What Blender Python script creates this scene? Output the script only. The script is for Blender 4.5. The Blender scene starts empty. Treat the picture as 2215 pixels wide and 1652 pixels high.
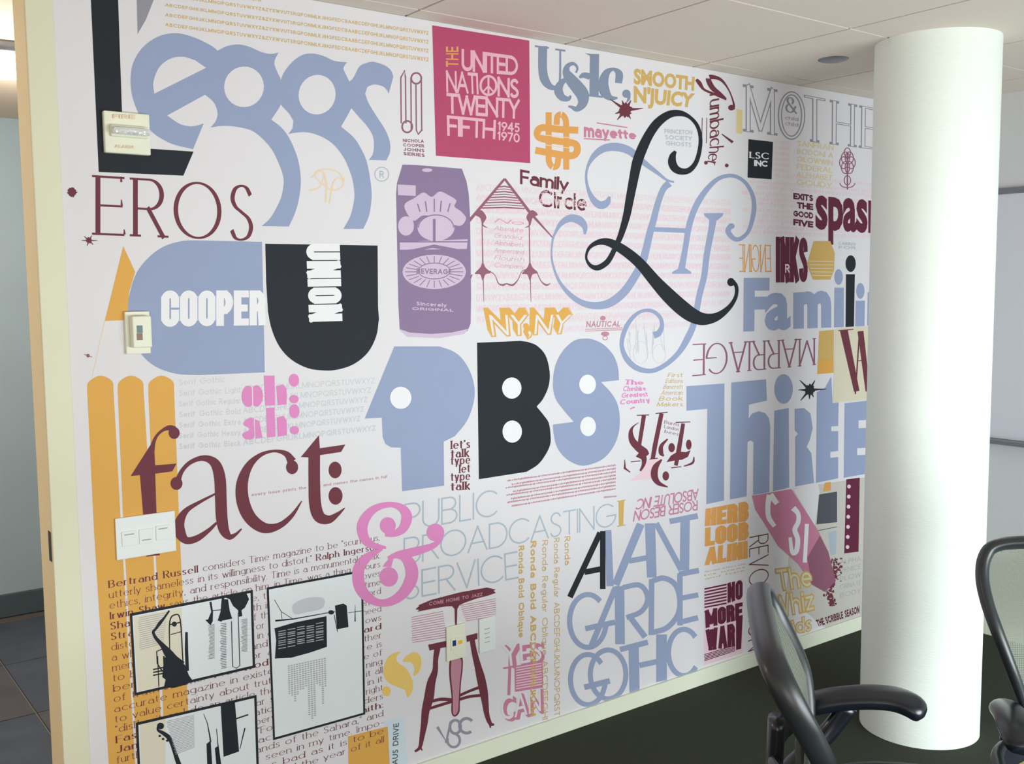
import bpy, math, random
from math import sin, cos, pi, radians
from mathutils import Vector, Matrix
from mathutils.geometry import delaunay_2d_cdt
random.seed(7)
SC = bpy.context.scene
COL = SC.collection

# ------------------------------------------------------------------ camera, world, lights, exposure
W, H, F = 2215.0, 1652.0, 2199.477
YAW, PITCH, ROLL = 0.641366727, 0.0916928639, -0.00931009588
D = 2.65                                   # distance camera - mural wall
CAMH, CEIL = 0.583401456 * D, (0.583401456 + 0.302098419) * D
fw = Vector((sin(YAW) * cos(PITCH), cos(YAW) * cos(PITCH), -sin(PITCH)))
r0 = fw.cross(Vector((0, 0, 1))).normalized()
u0 = r0.cross(fw)
RT = r0 * cos(ROLL) + u0 * sin(ROLL)
UP = u0 * cos(ROLL) - r0 * sin(ROLL)
cam = bpy.data.cameras.new('camera')
cam.sensor_width = 36
cam.lens = F / W * 36
cam.clip_start = 0.02
camo = bpy.data.objects.new('camera', cam)
m = Matrix((RT, UP, -fw)).transposed().to_4x4()
m.translation = (0, 0, CAMH)
camo.matrix_world = m
COL.objects.link(camo)
SC.camera = camo
SC.view_settings.view_transform = 'Standard'
SC.view_settings.look = 'None'
SC.view_settings.exposure = 1.17
SC.view_settings.gamma = 1.0
SC.view_settings.use_curve_mapping = False

wd = bpy.data.worlds.new('world')
SC.world = wd
wd.use_nodes = True
wd.node_tree.nodes['Background'].inputs[0].default_value = (0.98, 0.86, 0.73, 1)
wd.node_tree.nodes['Background'].inputs[1].default_value = 0.30


def area(name, loc, target, sx, sy, power, col, spread=180):
    l = bpy.data.lights.new(name, 'AREA')
    l.shape = 'RECTANGLE'
    l.size, l.size_y = sx, sy
    l.energy = power
    l.color = col
    l.spread = radians(spread)
    o = bpy.data.objects.new(name, l)
    o.location = loc
    d = Vector(target) - Vector(loc)
    o.rotation_euler = d.to_track_quat('-Z', 'Y').to_euler()
    COL.objects.link(o)
    return o


area('window_daylight', (2.35, -1.3, 0.85), (2.45, 2.65, 0.35), 2.8, 1.1, 32, (0.88, 0.98, 1.0), 125)
area('side_fill', (-0.6, -1.1, 0.7), (0.9, 2.65, 0.2), 1.4, 1.0, 5.5, (1.0, 0.93, 0.88), 120)  # added area light, tinted warm for the left end of the wall
for hx, he in ((0.74, 19), (-1.1, 19)):  # visible hall lamp, then an added unseen light that brightens the door reveal
    hl = bpy.data.lights.new('hall_lamp_and_fill', 'POINT')
    hl.energy = he
    hl.shadow_soft_size = 0.14
    hl.color = (1.0, 0.92, 0.82)
    ho = bpy.data.objects.new('hall_lamp_and_fill', hl)
    ho.location = (hx, 3.86, CEIL - 0.28)
    COL.objects.link(ho)


# ------------------------------------------------------------------ materials
def lin(c):
    return tuple(((v / 255) / 12.92 if v / 255 <= 0.04045 else ((v / 255 + 0.055) / 1.055) ** 2.4) for v in c)


def mat(name, rgb, rough=0.6, metal=0.0, noise=0.0, scale=40, bump=0.0, emit=0, bscale=None, stretch=None, spec=0.3):
    mt = bpy.data.materials.new(name)
    mt.use_nodes = True
    nt = mt.node_tree
    b = nt.nodes['Principled BSDF']
    c = lin(rgb)
    b.inputs['Base Color'].default_value = (*c, 1)
    b.inputs['Roughness'].default_value = rough
    b.inputs['Metallic'].default_value = metal
    b.inputs['Specular IOR Level'].default_value = spec
    if noise or bump:
        tc = nt.nodes.new('ShaderNodeTexCoord')
        src = tc.outputs['Object']
        if stretch:
            mp = nt.nodes.new('ShaderNodeMapping')
            mp.inputs['Scale'].default_value = stretch
            nt.links.new(src, mp.inputs[0])
            src = mp.outputs[0]
        n = nt.nodes.new('ShaderNodeTexNoise')
        n.inputs['Scale'].default_value = scale
        n.inputs['Detail'].default_value = 4
        nt.links.new(src, n.inputs['Vector'])
        if noise:
            mx = nt.nodes.new('ShaderNodeMix')
            mx.data_type = 'RGBA'
            mx.inputs[6].default_value = (*[max(0, v * (1 - noise)) for v in c], 1)
            mx.inputs[7].default_value = (*[min(1, v * (1 + noise)) for v in c], 1)
            nt.links.new(n.outputs['Fac'], mx.inputs[0])
            nt.links.new(mx.outputs[2], b.inputs['Base Color'])
        if bump:
            n2 = nt.nodes.new('ShaderNodeTexNoise')
            n2.inputs['Scale'].default_value = bscale or scale
            nt.links.new(src, n2.inputs['Vector'])
            bp = nt.nodes.new('ShaderNodeBump')
            bp.inputs['Strength'].default_value = bump
            bp.inputs['Distance'].default_value = 0.002
            nt.links.new(n2.outputs['Fac'], bp.inputs['Height'])
            nt.links.new(bp.outputs[0], b.inputs['Normal'])
    if emit:
        b.inputs['Emission Color'].default_value = (*c, 1)
        b.inputs['Emission Strength'].default_value = emit
    return mt


M = {}
M['paper'] = mat('mural_paper', (228, 226, 231), 0.7, noise=0.02, scale=3)
INK = dict(blue=(152, 165, 198), black=(30, 36, 44), yellow=(226, 172, 84), maroon=(112, 52, 66), wine=(100, 34, 60),
           pink=(226, 140, 198), rose=(184, 76, 114), purple=(142, 122, 158), lilac=(210, 192, 216), grey=(150, 150, 162),
           lightgrey=(203, 207, 216), thinblue=(176, 190, 204), white=(240, 240, 244), palepink=(238, 208, 220), softred=(196, 140, 158),
           paleyellow=(228, 208, 152), cream=(222, 214, 190), lightyellow=(238, 204, 116), dustypink=(204, 130, 160),
           slate=(84, 86, 96), steel=(134, 146, 170), posterpink=(232, 182, 200), sky=(212, 228, 238), pagewhite=(230, 238, 242), pagecream=(228, 222, 202), peach=(238, 214, 186), ochre=(212, 176, 104), salmon=(214, 150, 168),
           ash=(176, 176, 184), olivegrey=(204, 200, 194), stem=(150, 96, 118), orange=(228, 164, 90))
for k, v in INK.items():
    M[k] = mat('ink_' + k, v, 0.65, noise=0.03, scale=9)
M['wallpaint'] = mat('wall_paint', (232, 232, 226), 0.75, noise=0.015, scale=5, bump=0.15, bscale=180)
M['endpaint'] = mat('end_wall_paint', (222, 224, 226), 0.75, noise=0.015, scale=5, bump=0.1, bscale=180)
M['columnpaint'] = mat('column_paint', (244, 252, 246), 0.6, noise=0.012, scale=6, bump=0.5, bscale=60, stretch=(1, 1, 6))
M['jambpaint'] = mat('jamb_paint', (226, 226, 200), 0.5, noise=0.02, scale=8)
M['warm_lit_reveal'] = mat('reveal_warm_light', (240, 220, 178), 0.55, noise=0.03, scale=8)  # door jamb side face, warm light put into its tan colour
M['basepaint'] = mat('baseboard_vinyl', (236, 242, 222), 0.5, noise=0.02, scale=8)
M['tile'] = mat('ceiling_tile', (232, 222, 210), 0.9, noise=0.03, scale=300, bump=0.2, bscale=250)
M['grid'] = mat('ceiling_grid', (96, 92, 84), 0.7, noise=0.02, scale=30)
M['carpet'] = mat('carpet', (62, 66, 57), 0.95, noise=0.5, scale=260, bump=1.0, bscale=320, spec=0.1)
M['hallwall'] = mat('hall_wall_paint', (150, 168, 178), 0.45, noise=0.05, scale=4)
M['hallbase'] = mat('hall_base', (66, 80, 86), 0.5, noise=0.04, scale=9)
M['hallceil'] = mat('hall_ceiling', (214, 198, 178), 0.8, noise=0.02, scale=4)
M['grout'] = mat('grout', (150, 140, 132), 0.9, noise=0.1, scale=80)
M['slate1'] = mat('slate_tile', (80, 78, 82), 0.55, noise=0.4, scale=6, bump=0.7, bscale=14)
M['slate2'] = mat('slate_tile_blue', (70, 76, 88), 0.5, noise=0.45, scale=5, bump=0.7, bscale=12)
M['slate3'] = mat('slate_tile_brown', (88, 80, 78), 0.55, noise=0.4, scale=7, bump=0.7, bscale=16)
M['lamp'] = mat('lamp_lens', (255, 240, 214), 0.4, noise=0.01, scale=5, emit=6)
M['board'] = mat('whiteboard_surface', (224, 228, 236), 0.25, noise=0.01, scale=3)
M['alu'] = mat('aluminium_trim', (140, 144, 152), 0.4, 0.6, noise=0.03, scale=60)
M['plate'] = mat('white_plastic', (234, 240, 240), 0.4, noise=0.01, scale=20)
M['ivory'] = mat('ivory_plastic', (236, 238, 218), 0.45, noise=0.01, scale=20)
M['shade'] = mat('plastic_recess', (170, 176, 176), 0.5, noise=0.02, scale=20)
M['lens'] = mat('strobe_lens', (235, 240, 242), 0.12, 0.3, noise=0.08, scale=60, bump=3.0, bscale=45, spec=0.8)
M['darkmetal'] = mat('dark_metal', (70, 70, 64), 0.4, 0.8, noise=0.05, scale=50)
M['display'] = mat('display', (84, 110, 118), 0.3, noise=0.05, scale=30)
M['brownkey'] = mat('rust_key', (150, 120, 112), 0.5, noise=0.05, scale=30)
M['frame'] = mat('chair_frame_plastic', (40, 44, 48), 0.34, noise=0.04, scale=30, spec=0.6)
M['pad'] = mat('arm_pad', (22, 26, 36), 0.28, noise=0.04, scale=30, spec=0.7)
M['seatmat'] = mat('seat_mesh', (60, 66, 78), 0.6, noise=0.2, scale=200)
M['wood'] = mat('table_wood', (222, 184, 122), 0.4, noise=0.12, scale=12, stretch=(1, 12, 1))
M['bluebtn'] = mat('blue_insert', (40, 60, 130), 0.4, noise=0.02, scale=30)
M['yellowbtn'] = mat('yellow_insert', (240, 200, 60), 0.4, noise=0.02, scale=30)


def mesh_weave():
    mt = bpy.data.materials.new('chair_mesh_weave')
    mt.use_nodes = True
    nt = mt.node_tree
    b = nt.nodes['Principled BSDF']
    b.inputs['Base Color'].default_value = (*lin((118, 124, 112)), 1)
    b.inputs['Roughness'].default_value = 0.6
    tc = nt.nodes.new('ShaderNodeTexCoord')
    sx = nt.nodes.new('ShaderNodeSeparateXYZ')
    nt.links.new(tc.outputs['Object'], sx.inputs[0])
    outs = []
    for ax, fr in ((1, 1500), (2, 1500)):
        mu = nt.nodes.new('ShaderNodeMath'); mu.operation = 'MULTIPLY'
        nt.links.new(sx.outputs[ax], mu.inputs[0]); mu.inputs[1].default_value = fr
        sn = nt.nodes.new('ShaderNodeMath'); sn.operation = 'SINE'
        nt.links.new(mu.outputs[0], sn.inputs[0])
        gt = nt.nodes.new('ShaderNodeMath'); gt.operation = 'GREATER_THAN'
        nt.links.new(sn.outputs[0], gt.inputs[0]); gt.inputs[1].default_value = -0.35
        outs.append(gt)
    mx = nt.nodes.new('ShaderNodeMath'); mx.operation = 'MAXIMUM'
    nt.links.new(outs[0].outputs[0], mx.inputs[0]); nt.links.new(outs[1].outputs[0], mx.inputs[1])
    nt.links.new(mx.outputs[0], b.inputs['Alpha'])
    return mt


M['weave'] = mesh_weave()


# ------------------------------------------------------------------ pixel -> place helpers
def ray(x, y):
    return fw * F + RT * (x - W / 2) - UP * (y - H / 2)


def wall(x, y, Y=D):
    d = ray(x, y)
    p = d * (Y / d.y)
    return p.x, p.z + CAMH


# ------------------------------------------------------------------ object helpers
def link(name, verts, faces, m_, parent=None, smooth=False, loc=None):
    me = bpy.data.meshes.new(name)
    me.from_pydata([tuple(v) for v in verts], [], faces)
    me.update()
    if smooth:
        me.polygons.foreach_set('use_smooth', [True] * len(me.polygons))
    me.materials.append(M[m_] if isinstance(m_, str) else m_)
    o = bpy.data.objects.new(name, me)
    COL.objects.link(o)
    if parent is not None:
        o.parent = parent
    if loc:
        o.location = loc
    return o


def tag(o, label=None, cat=None, group=None, kind=None):
    if label: o['label'] = label
    if cat: o['category'] = cat
    if group: o['group'] = group
    if kind: o['kind'] = kind
    return o


def empty(name, loc=(0, 0, 0), rz=0):
    o = bpy.data.objects.new(name, None)
    o.location = loc
    o.rotation_euler = (0, 0, rz)
    COL.objects.link(o)
    return o


def boxg(x0, x1, y0, y1, z0, z1, bev=0.0):
    if not bev:
        v = [(x, y, z) for z in (z0, z1) for y in (y0, y1) for x in (x0, x1)]
        f = [(0, 2, 3, 1), (4, 5, 7, 6), (0, 1, 5, 4), (2, 6, 7, 3), (0, 4, 6, 2), (1, 3, 7, 5)]
        return v, f
    import bmesh
    bm = bmesh.new()
    bmesh.ops.create_cube(bm, size=1)
    for q in bm.verts:
        q.co = Vector((x0 + (x1 - x0) * (q.co.x + .5), y0 + (y1 - y0) * (q.co.y + .5), z0 + (z1 - z0) * (q.co.z + .5)))
    bmesh.ops.bevel(bm, geom=bm.edges[:], offset=bev, segments=2, affect='EDGES', profile=0.5)
    v = [tuple(q.co) for q in bm.verts]
    bm.verts.index_update()
    f = [tuple(q.index for q in fc.verts) for fc in bm.faces]
    bm.free()
    return v, f


def box(name, x0, x1, y0, y1, z0, z1, m_, parent=None, bev=0.0):
    v, f = boxg(x0, x1, y0, y1, z0, z1, bev)
    return link(name, v, f, m_, parent)


def tubeg(path, rad, n=12, closed=False, flat=None):
    """tube of elliptical section: rad list of (ra, rb); ra along the frame normal hint"""
    P = [Vector(p) for p in path]
    N = len(P)
    vs, fs = [], []
    hint = Vector(flat) if flat else Vector((0, 0, 1))
    for i, p in enumerate(P):
        a = P[(i - 1) % N] if (closed or i > 0) else p
        b = P[(i + 1) % N] if (closed or i < N - 1) else p
        t = (b - a).normalized()
        s = hint.cross(t)
        if s.length < 1e-3:
            s = Vector((1, 0, 0)).cross(t)
        s.normalize()
        q = t.cross(s).normalized()
        ra, rb = rad[i] if isinstance(rad, list) else (rad if isinstance(rad, tuple) else (rad, rad))
        for k in range(n):
            an = 2 * pi * k / n
            vs.append(p + s * (cos(an) * ra) + q * (sin(an) * rb))
    L = N if closed else N - 1
    for i in range(L):
        for k in range(n):
            j = (i + 1) % N
            fs.append((i * n + k, i * n + (k + 1) % n, j * n + (k + 1) % n, j * n + k))
    if not closed:
        fs.append(tuple(range(n))[::-1])
        fs.append(tuple((N - 1) * n + k for k in range(n)))
    return vs, fs


def sm(pts, n=6, closed=False):
    """Catmull-Rom through points of any dimension"""
    N = len(pts)
    out = []
    rng = range(N if closed else N - 1)
    for i in rng:
        if closed:
            p0, p1, p2, p3 = pts[i - 1], pts[i], pts[(i + 1) % N], pts[(i + 2) % N]
        else:
            p1, p2 = pts[i], pts[i + 1]
            p0 = pts[i - 1] if i else tuple(2 * a - b for a, b in zip(p1, p2))
            p3 = pts[i + 2] if i + 2 < N else tuple(2 * b - a for a, b in zip(p1, p2))
        for k in range(n):
            t = k / n
            out.append(tuple(0.5 * (2 * b + (c - a) * t + (2 * a - 5 * b + 4 * c - d) * t * t + (3 * b - a - 3 * c + d) * t ** 3)
                             for a, b, c, d in zip(p0, p1, p2, p3)))
    if not closed:
        out.append(tuple(pts[-1]))
    return out


# ================================================================== the room
ENDX = 4.31
# mural wall with its own thickness
t = box('wall_back', 0.575, ENDX + 0.12, D, D + 0.12, 0, CEIL, 'wallpaint')
tag(t, kind='structure')
t = box('wall_right', ENDX, ENDX + 0.12, -2.4, D, 0, CEIL, 'endpaint')
tag(t, kind='structure')
t = box('baseboard_back', 0.63, ENDX - 0.012, D - 0.012, D - 0.0005, 0.0, 0.061, 'basepaint', bev=0.002)
tag(t, kind='structure')
t = box('baseboard_right', ENDX - 0.012, ENDX - 0.0005, -2.4, D - 0.012, 0.0, 0.061, 'basepaint', bev=0.002)
tag(t, kind='structure')
# floor: carpet in the room, slate tiles in the hall
t = box('floor', -2.2, ENDX + 0.12, -2.4, D + 0.06, -0.08, 0, 'carpet')
tag(t, kind='structure')
hf = box('floor_hall', -2.2, 2.6, D + 0.06, 5.4, -0.08, -0.009, 'grout')
tag(hf, kind='structure')
TS = 0.605
for i in range(-4, 3):
    for j in range(-3, 2):
        xa, ya = 0.76 + i * TS, 4.583 + j * TS
        xb, yb = xa + TS - 0.006, ya + TS - 0.006
        ya = max(ya, D + 0.063)
        yb = min(yb, 5.26)
        if yb - ya < 0.03: continue
        h = random.uniform(-0.0015, 0.0)
        box('slate_tile', xa, xb, ya, yb, -0.02, h, random.choice(['slate1', 'slate2', 'slate3', 'slate1']), hf, bev=0.002)
# ceiling of lay-in tiles
ce = box('ceiling', -2.2, ENDX + 0.12, -2.4, D + 0.12, CEIL + 0.012, CEIL + 0.08, 'grid')
tag(ce, kind='structure')
xs = [0.23 * D * k + 1.599 for k in range(-7, 6)]
ys = [D, D - 0.084] + [D - 0.667 - 0.6096 * k for k in range(0, 8)]
g = 0.0042
for a, b in zip(xs[:-1], xs[1:]):
    for y1, y0 in zip(ys[:-1], ys[1:]):
        x0, x1 = a + g, min(b - g, ENDX)
        if x1 - x0 < 0.05: continue
        box('ceiling_tile', x0, x1, y0 + g, y1 - (g if y1 < D else 0.001), CEIL, CEIL + 0.011, 'tile', ce)
# hall shell
t = box('wall_hall', -2.2, 2.6, 5.28, 5.4, 0, CEIL + 0.08, 'hallwall'); tag(t, kind='structure')
t = box('baseboard_hall', -2.2, 2.6, 5.26, 5.28, 0.0, 0.11, 'hallbase', bev=0.003); tag(t, kind='structure')
t = box('ceiling_hall', -2.2, 2.6, D + 0.12, 5.4, CEIL + 0.012, CEIL + 0.08, 'hallceil'); tag(t, kind='structure')
t = box('wall_hall_end', 2.6, 2.72, D + 0.12, 5.4, 0, CEIL, 'hallwall'); tag(t, kind='structure')
# hall lamp
v, f = [], []
LX, LY = 0.74, 3.86
lo = empty('hall_ceiling_lamp', (LX, LY, CEIL + 0.012))
tag(lo, 'glowing round ceiling lamp in the hall beyond the doorway, top left', 'lamp')


def lathe(name, prof, m_, parent=None, loc=(0, 0, 0), n=40, smooth=True):
    vs, fs = [], []
    for r, z in prof:
        for k in range(n):
            a = 2 * pi * k / n
            vs.append((r * cos(a), r * sin(a), z))
    for i in range(len(prof) - 1):
        for k in range(n):
            fs.append((i * n + k, i * n + (k + 1) % n, (i + 1) * n + (k + 1) % n, (i + 1) * n + k))
    return link(name, vs, fs, m_, parent, smooth, loc)


lathe('lamp_rim', [(0.19, 0), (0.19, -0.03), (0.165, -0.035), (0.165, -0.01)], 'alu', lo)
lathe('lamp_lens', [(0.165, -0.02), (0.15, -0.05), (0.1, -0.072), (0.05, -0.08), (0.0005, -0.082)], 'lamp', lo)
# door frame at the left end of the mural wall
dj = box('door_1', 0.5585, 0.5745, D - 0.004, D + 0.12, 0.0, CEIL + 0.012, 'warm_lit_reveal', bev=0.003)
tag(dj, kind='structure')
box('casing', 0.5595, 0.622, D - 0.010, D - 0.0045, 0.0, CEIL, 'jambpaint', dj, bev=0.002)
box('casing_return', 0.5755, 0.622, D - 0.0045, D - 0.0005, 0.0, CEIL, 'jambpaint', dj)
sp = box('strike_plate', 0.5572, 0.5586, D - 0.001, D + 0.024, 0.885, 0.96, 'darkmetal', dj)
sp['label'] = 'dark metal strike plate'

# round column
CX, CY, CR = 3.21, 1.922, 0.197
c = lathe('column', [(CR, 0), (CR, CEIL * .5), (CR, CEIL)], 'columnpaint', None, (CX, CY, 0), n=96)
tag(c, 'white painted round column rising from carpet to ceiling in front of the mural', 'column')

# whiteboard on the end wall
wb = empty('whiteboard', (ENDX, 1.4, 0.87))
tag(wb, 'whiteboard with metal trim on the right end wall behind the column', 'whiteboard')
y0, y1 = 0.35 - 1.4, 2.35 - 1.4
box('writing_surface', -0.014, -0.001, y0 + .02, y1 - .02, 0.01, 1.055, 'board', wb)
box('top_trim', -0.02, -0.001, y0, y1, 1.055, 1.08, 'alu', wb, bev=0.002)
box('side_trim', -0.02, -0.001, y0, y0 + .02, 0.01, 1.055, 'alu', wb)
box('side_trim', -0.02, -0.001, y1 - .02, y1, 0.01, 1.055, 'alu', wb)
box('pen_tray', -0.07, -0.001, y0, y1, -0.008, 0.009, 'alu', wb, bev=0.002)

# round cover in the ceiling
sc_ = lathe('ceiling_cover', [(0.0005, -0.006), (0.04, -0.006), (0.052, -0.002), (0.053, -0.0003)], 'alu', None, (3.14, 2.278, CEIL), n=40)
tag(sc_, 'small round grey cover plate in the ceiling left of the column', 'sprinkler cover')

# ================================================================== fire strobe, thermostat, switch plates (on the wall)


def wbox(name, x0, y0, x1, y1, dback, dfront, m_, parent, bev=0.002):
    """box on the wall whose FRONT face spans the px rectangle; dback/dfront = distance from the wall"""
    a = wall(x0, y0, D - dfront); b = wall(x1, y1, D - dfront)
    ox, oy, oz = parent.location
    return box(name, min(a[0], b[0]) - ox, max(a[0], b[0]) - ox, D - dfront - oy, D - dback - oy, min(a[1], b[1]) - oz, max(a[1], b[1]) - oz,
               m_, parent, bev)


# ================================================================== the mural
X0M = 0.6225
mur = box('typographic_mural', X0M, ENDX - 0.001, D - 0.002, D - 0.0004, 0.0615, CEIL - 0.0015, 'paper')
tag(mur, 'wall-covering mural of printed lettering, logos and small illustrations', 'mural')
LAYER = 0.00022
STUFF = {'specimen_lines', 'small_print', 'label_lines', 'lines', 'stripes', 'text_columns', 'text_speckle', 'texture_patch', 'line_drawing', 'cut_line', 'hole', 'text_line'}


def cdt(polys):
    """union of many polygons as one clean triangulation"""
    vs, fs = [], []
    for p in polys:
        ar = sum(p[i - 1][0] * p[i][1] - p[i][0] * p[i - 1][1] for i in range(len(p)))
        if abs(ar) < 1e-9: continue
        if ar < 0: p = p[::-1]
        b = len(vs)
        vs += [Vector((float(q[0]), float(q[1]))) for q in p]
        fs.append(list(range(b, b + len(p))))
    if not fs: return [], []
    r = delaunay_2d_cdt(vs, [], fs, 0, 1e-6, True)
    vv = [tuple(v) for v in r[0]]

    def inside(x, y, pl):
        c_ = False
        for i in range(len(pl)):
            a, b = vs[pl[i - 1]], vs[pl[i]]
            if (a.y > y) != (b.y > y) and x < (b.x - a.x) * (y - a.y) / (b.y - a.y) + a.x: c_ = not c_
        return c_
    keep = []
    for f, o in zip(r[2], r[5]):
        if not o: continue
        x = sum(vv[i][0] for i in f) / len(f); y = sum(vv[i][1] for i in f) / len(f)
        if any(inside(x, y, fs[k]) for k in (o if len(o) < 12 else list(o))): keep.append(tuple(f))
    return vv, keep


class G:
    """flat print in wall coordinates, collected as polygons; union triangulated on build"""

    def __init__(s, layer=1): s.p = []; s.raw = []; s.layer = layer

    def poly(s, pts, z=None):
        s.p.append([wall(*(z(q) if z else q)) for q in pts]); return s

    def spoly(s, pts, z=None, n=5): return s.poly(sm([tuple(q) for q in pts], n, True), z)

    def disc(s, cx, cy, rx, ry=None, z=None, n=28, tilt=0):
        ry = ry or rx
        pts = []
        for k in range(n):
            a = 2 * pi * k / n
            x, y = rx * cos(a), ry * sin(a)
            pts.append((cx + x * cos(tilt) - y * sin(tilt), cy + x * sin(tilt) + y * cos(tilt)))
        return s.poly(pts, z)

    def stroke(s, pts, w=None, z=None, smooth=0, closed=False, cap=0):
        if w is not None:
            ww = w if isinstance(w, (list, tuple)) else [w] * len(pts)
            pts = [(p[0], p[1], q) for p, q in zip(pts, ww)]
        if smooth: pts = sm(pts, smooth, closed)
        N = len(pts)
        L, R = [], []
        for i, p in enumerate(pts):
            a = pts[i - 1] if (i or closed) else p
            b = pts[(i + 1) % N] if (i < N - 1 or closed) else p
            dx, dy = b[0] - a[0], b[1] - a[1]
            l = math.hypot(dx, dy) or 1
            nx, ny = -dy / l * p[2] / 2, dx / l * p[2] / 2
            L.append((p[0] + nx, p[1] + ny)); R.append((p[0] - nx, p[1] - ny))
        for i in range(N if closed else N - 1):
            j = (i + 1) % N
            s.poly([L[i], L[j], R[j], R[i]], z)
        if not smooth:
            for i in (range(1, N - 1)): s.disc(pts[i][0], pts[i][1], pts[i][2] / 2, z=z, n=10)
        return s

    def ring(s, cx, cy, rx, ry, w, z=None, a0=0, a1=360, n=36):
        pts = []
        for k in range(n + 1):
            a = radians(a0 + (a1 - a0) * k / n)
            pts.append((cx + rx * cos(a), cy + ry * sin(a), w))
        closed = abs(a1 - a0) >= 360
        if closed: pts = pts[:-1]
        N = len(pts)
        for i in range(N if closed else N - 1):
            p, q = pts[i], pts[(i + 1) % N]

            def off(v, sg):
                return (cx + (v[0] - cx) * (1 + sg * w / 2 / rx), cy + (v[1] - cy) * (1 + sg * w / 2 / ry))
            s.poly([off(p, 1), off(q, 1), off(q, -1), off(p, -1)], z)
        return s

    def text(s, t, q, z=None, font='S', **k):
        """q = TL, TR, BR, BL in px"""
        c_ = [wall(*(z(p) if z else p)) for p in q]
        TL, TR, BR, BL = [Vector(p) for p in c_]
        if font == 'I':
            vs, fs = inter(t, k.get('off', 0.0), k.get('sp', 1.0))
        else:
            vs, fs = layout(t, **k)
        if k.get('mirror'): vs = [(1 - a, b) for a, b in vs]
        out = []
        for a, b in vs:
            p = BL.lerp(BR, a); r_ = TL.lerp(TR, a)
            out.append(tuple(p + (r_ - p) * b))
        s.raw.append((out, fs)); return s

    def build(s, name, ink, parent=None, label=None):
        vs, fs = [], []
        G.n = getattr(G, 'n', 0) + 1
        y = D - 0.002 - s.layer * LAYER - (G.n % 16) * 0.000013
        polys = list(s.p)
        for rv, rf in s.raw:
            polys += [[rv[i] for i in f_] for f_ in rf]
        a, b = cdt(polys)
        vs = [(p[0], y, min(max(p[1], 0.0625), CEIL - 0.002)) for p in a]
        fs = b
        # clip to the covering
        ob = link(name, vs, fs, ink, parent or mur)
        if label: ob['label'] = label
        if name in STUFF: ob['kind'] = 'stuff'
        return ob


def asm(pts, n=4, lim=34):
    """smooth a closed outline but keep its corners"""
    N = len(pts)
    cor = []
    for i in range(N):
        a, b, c_ = pts[i - 1], pts[i], pts[(i + 1) % N]
        t_ = math.atan2(c_[1] - b[1], c_[0] - b[0]) - math.atan2(b[1] - a[1], b[0] - a[0])
        t_ = (t_ + pi) % (2 * pi) - pi
        if abs(t_) > radians(lim): cor.append(i)
    if not cor: return sm(pts, n, True)
    out = []
    for k, i in enumerate(cor):
        j = cor[(k + 1) % len(cor)]
        seg = [pts[(i + q) % N] for q in range(((j - i) % N or N) + 1)]
        out += (sm(seg, n) if len(seg) > 3 else seg)[:-1]
    return out


def Z(ox, oy, s): return lambda p: (ox + p[0] / s, oy + p[1] / s)


# ---- stroke font ---------------------------------------------------
def L(*a): return ('L', a)


def A(*a): return ('A', a)


def P(*a): return ('P', a)


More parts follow.
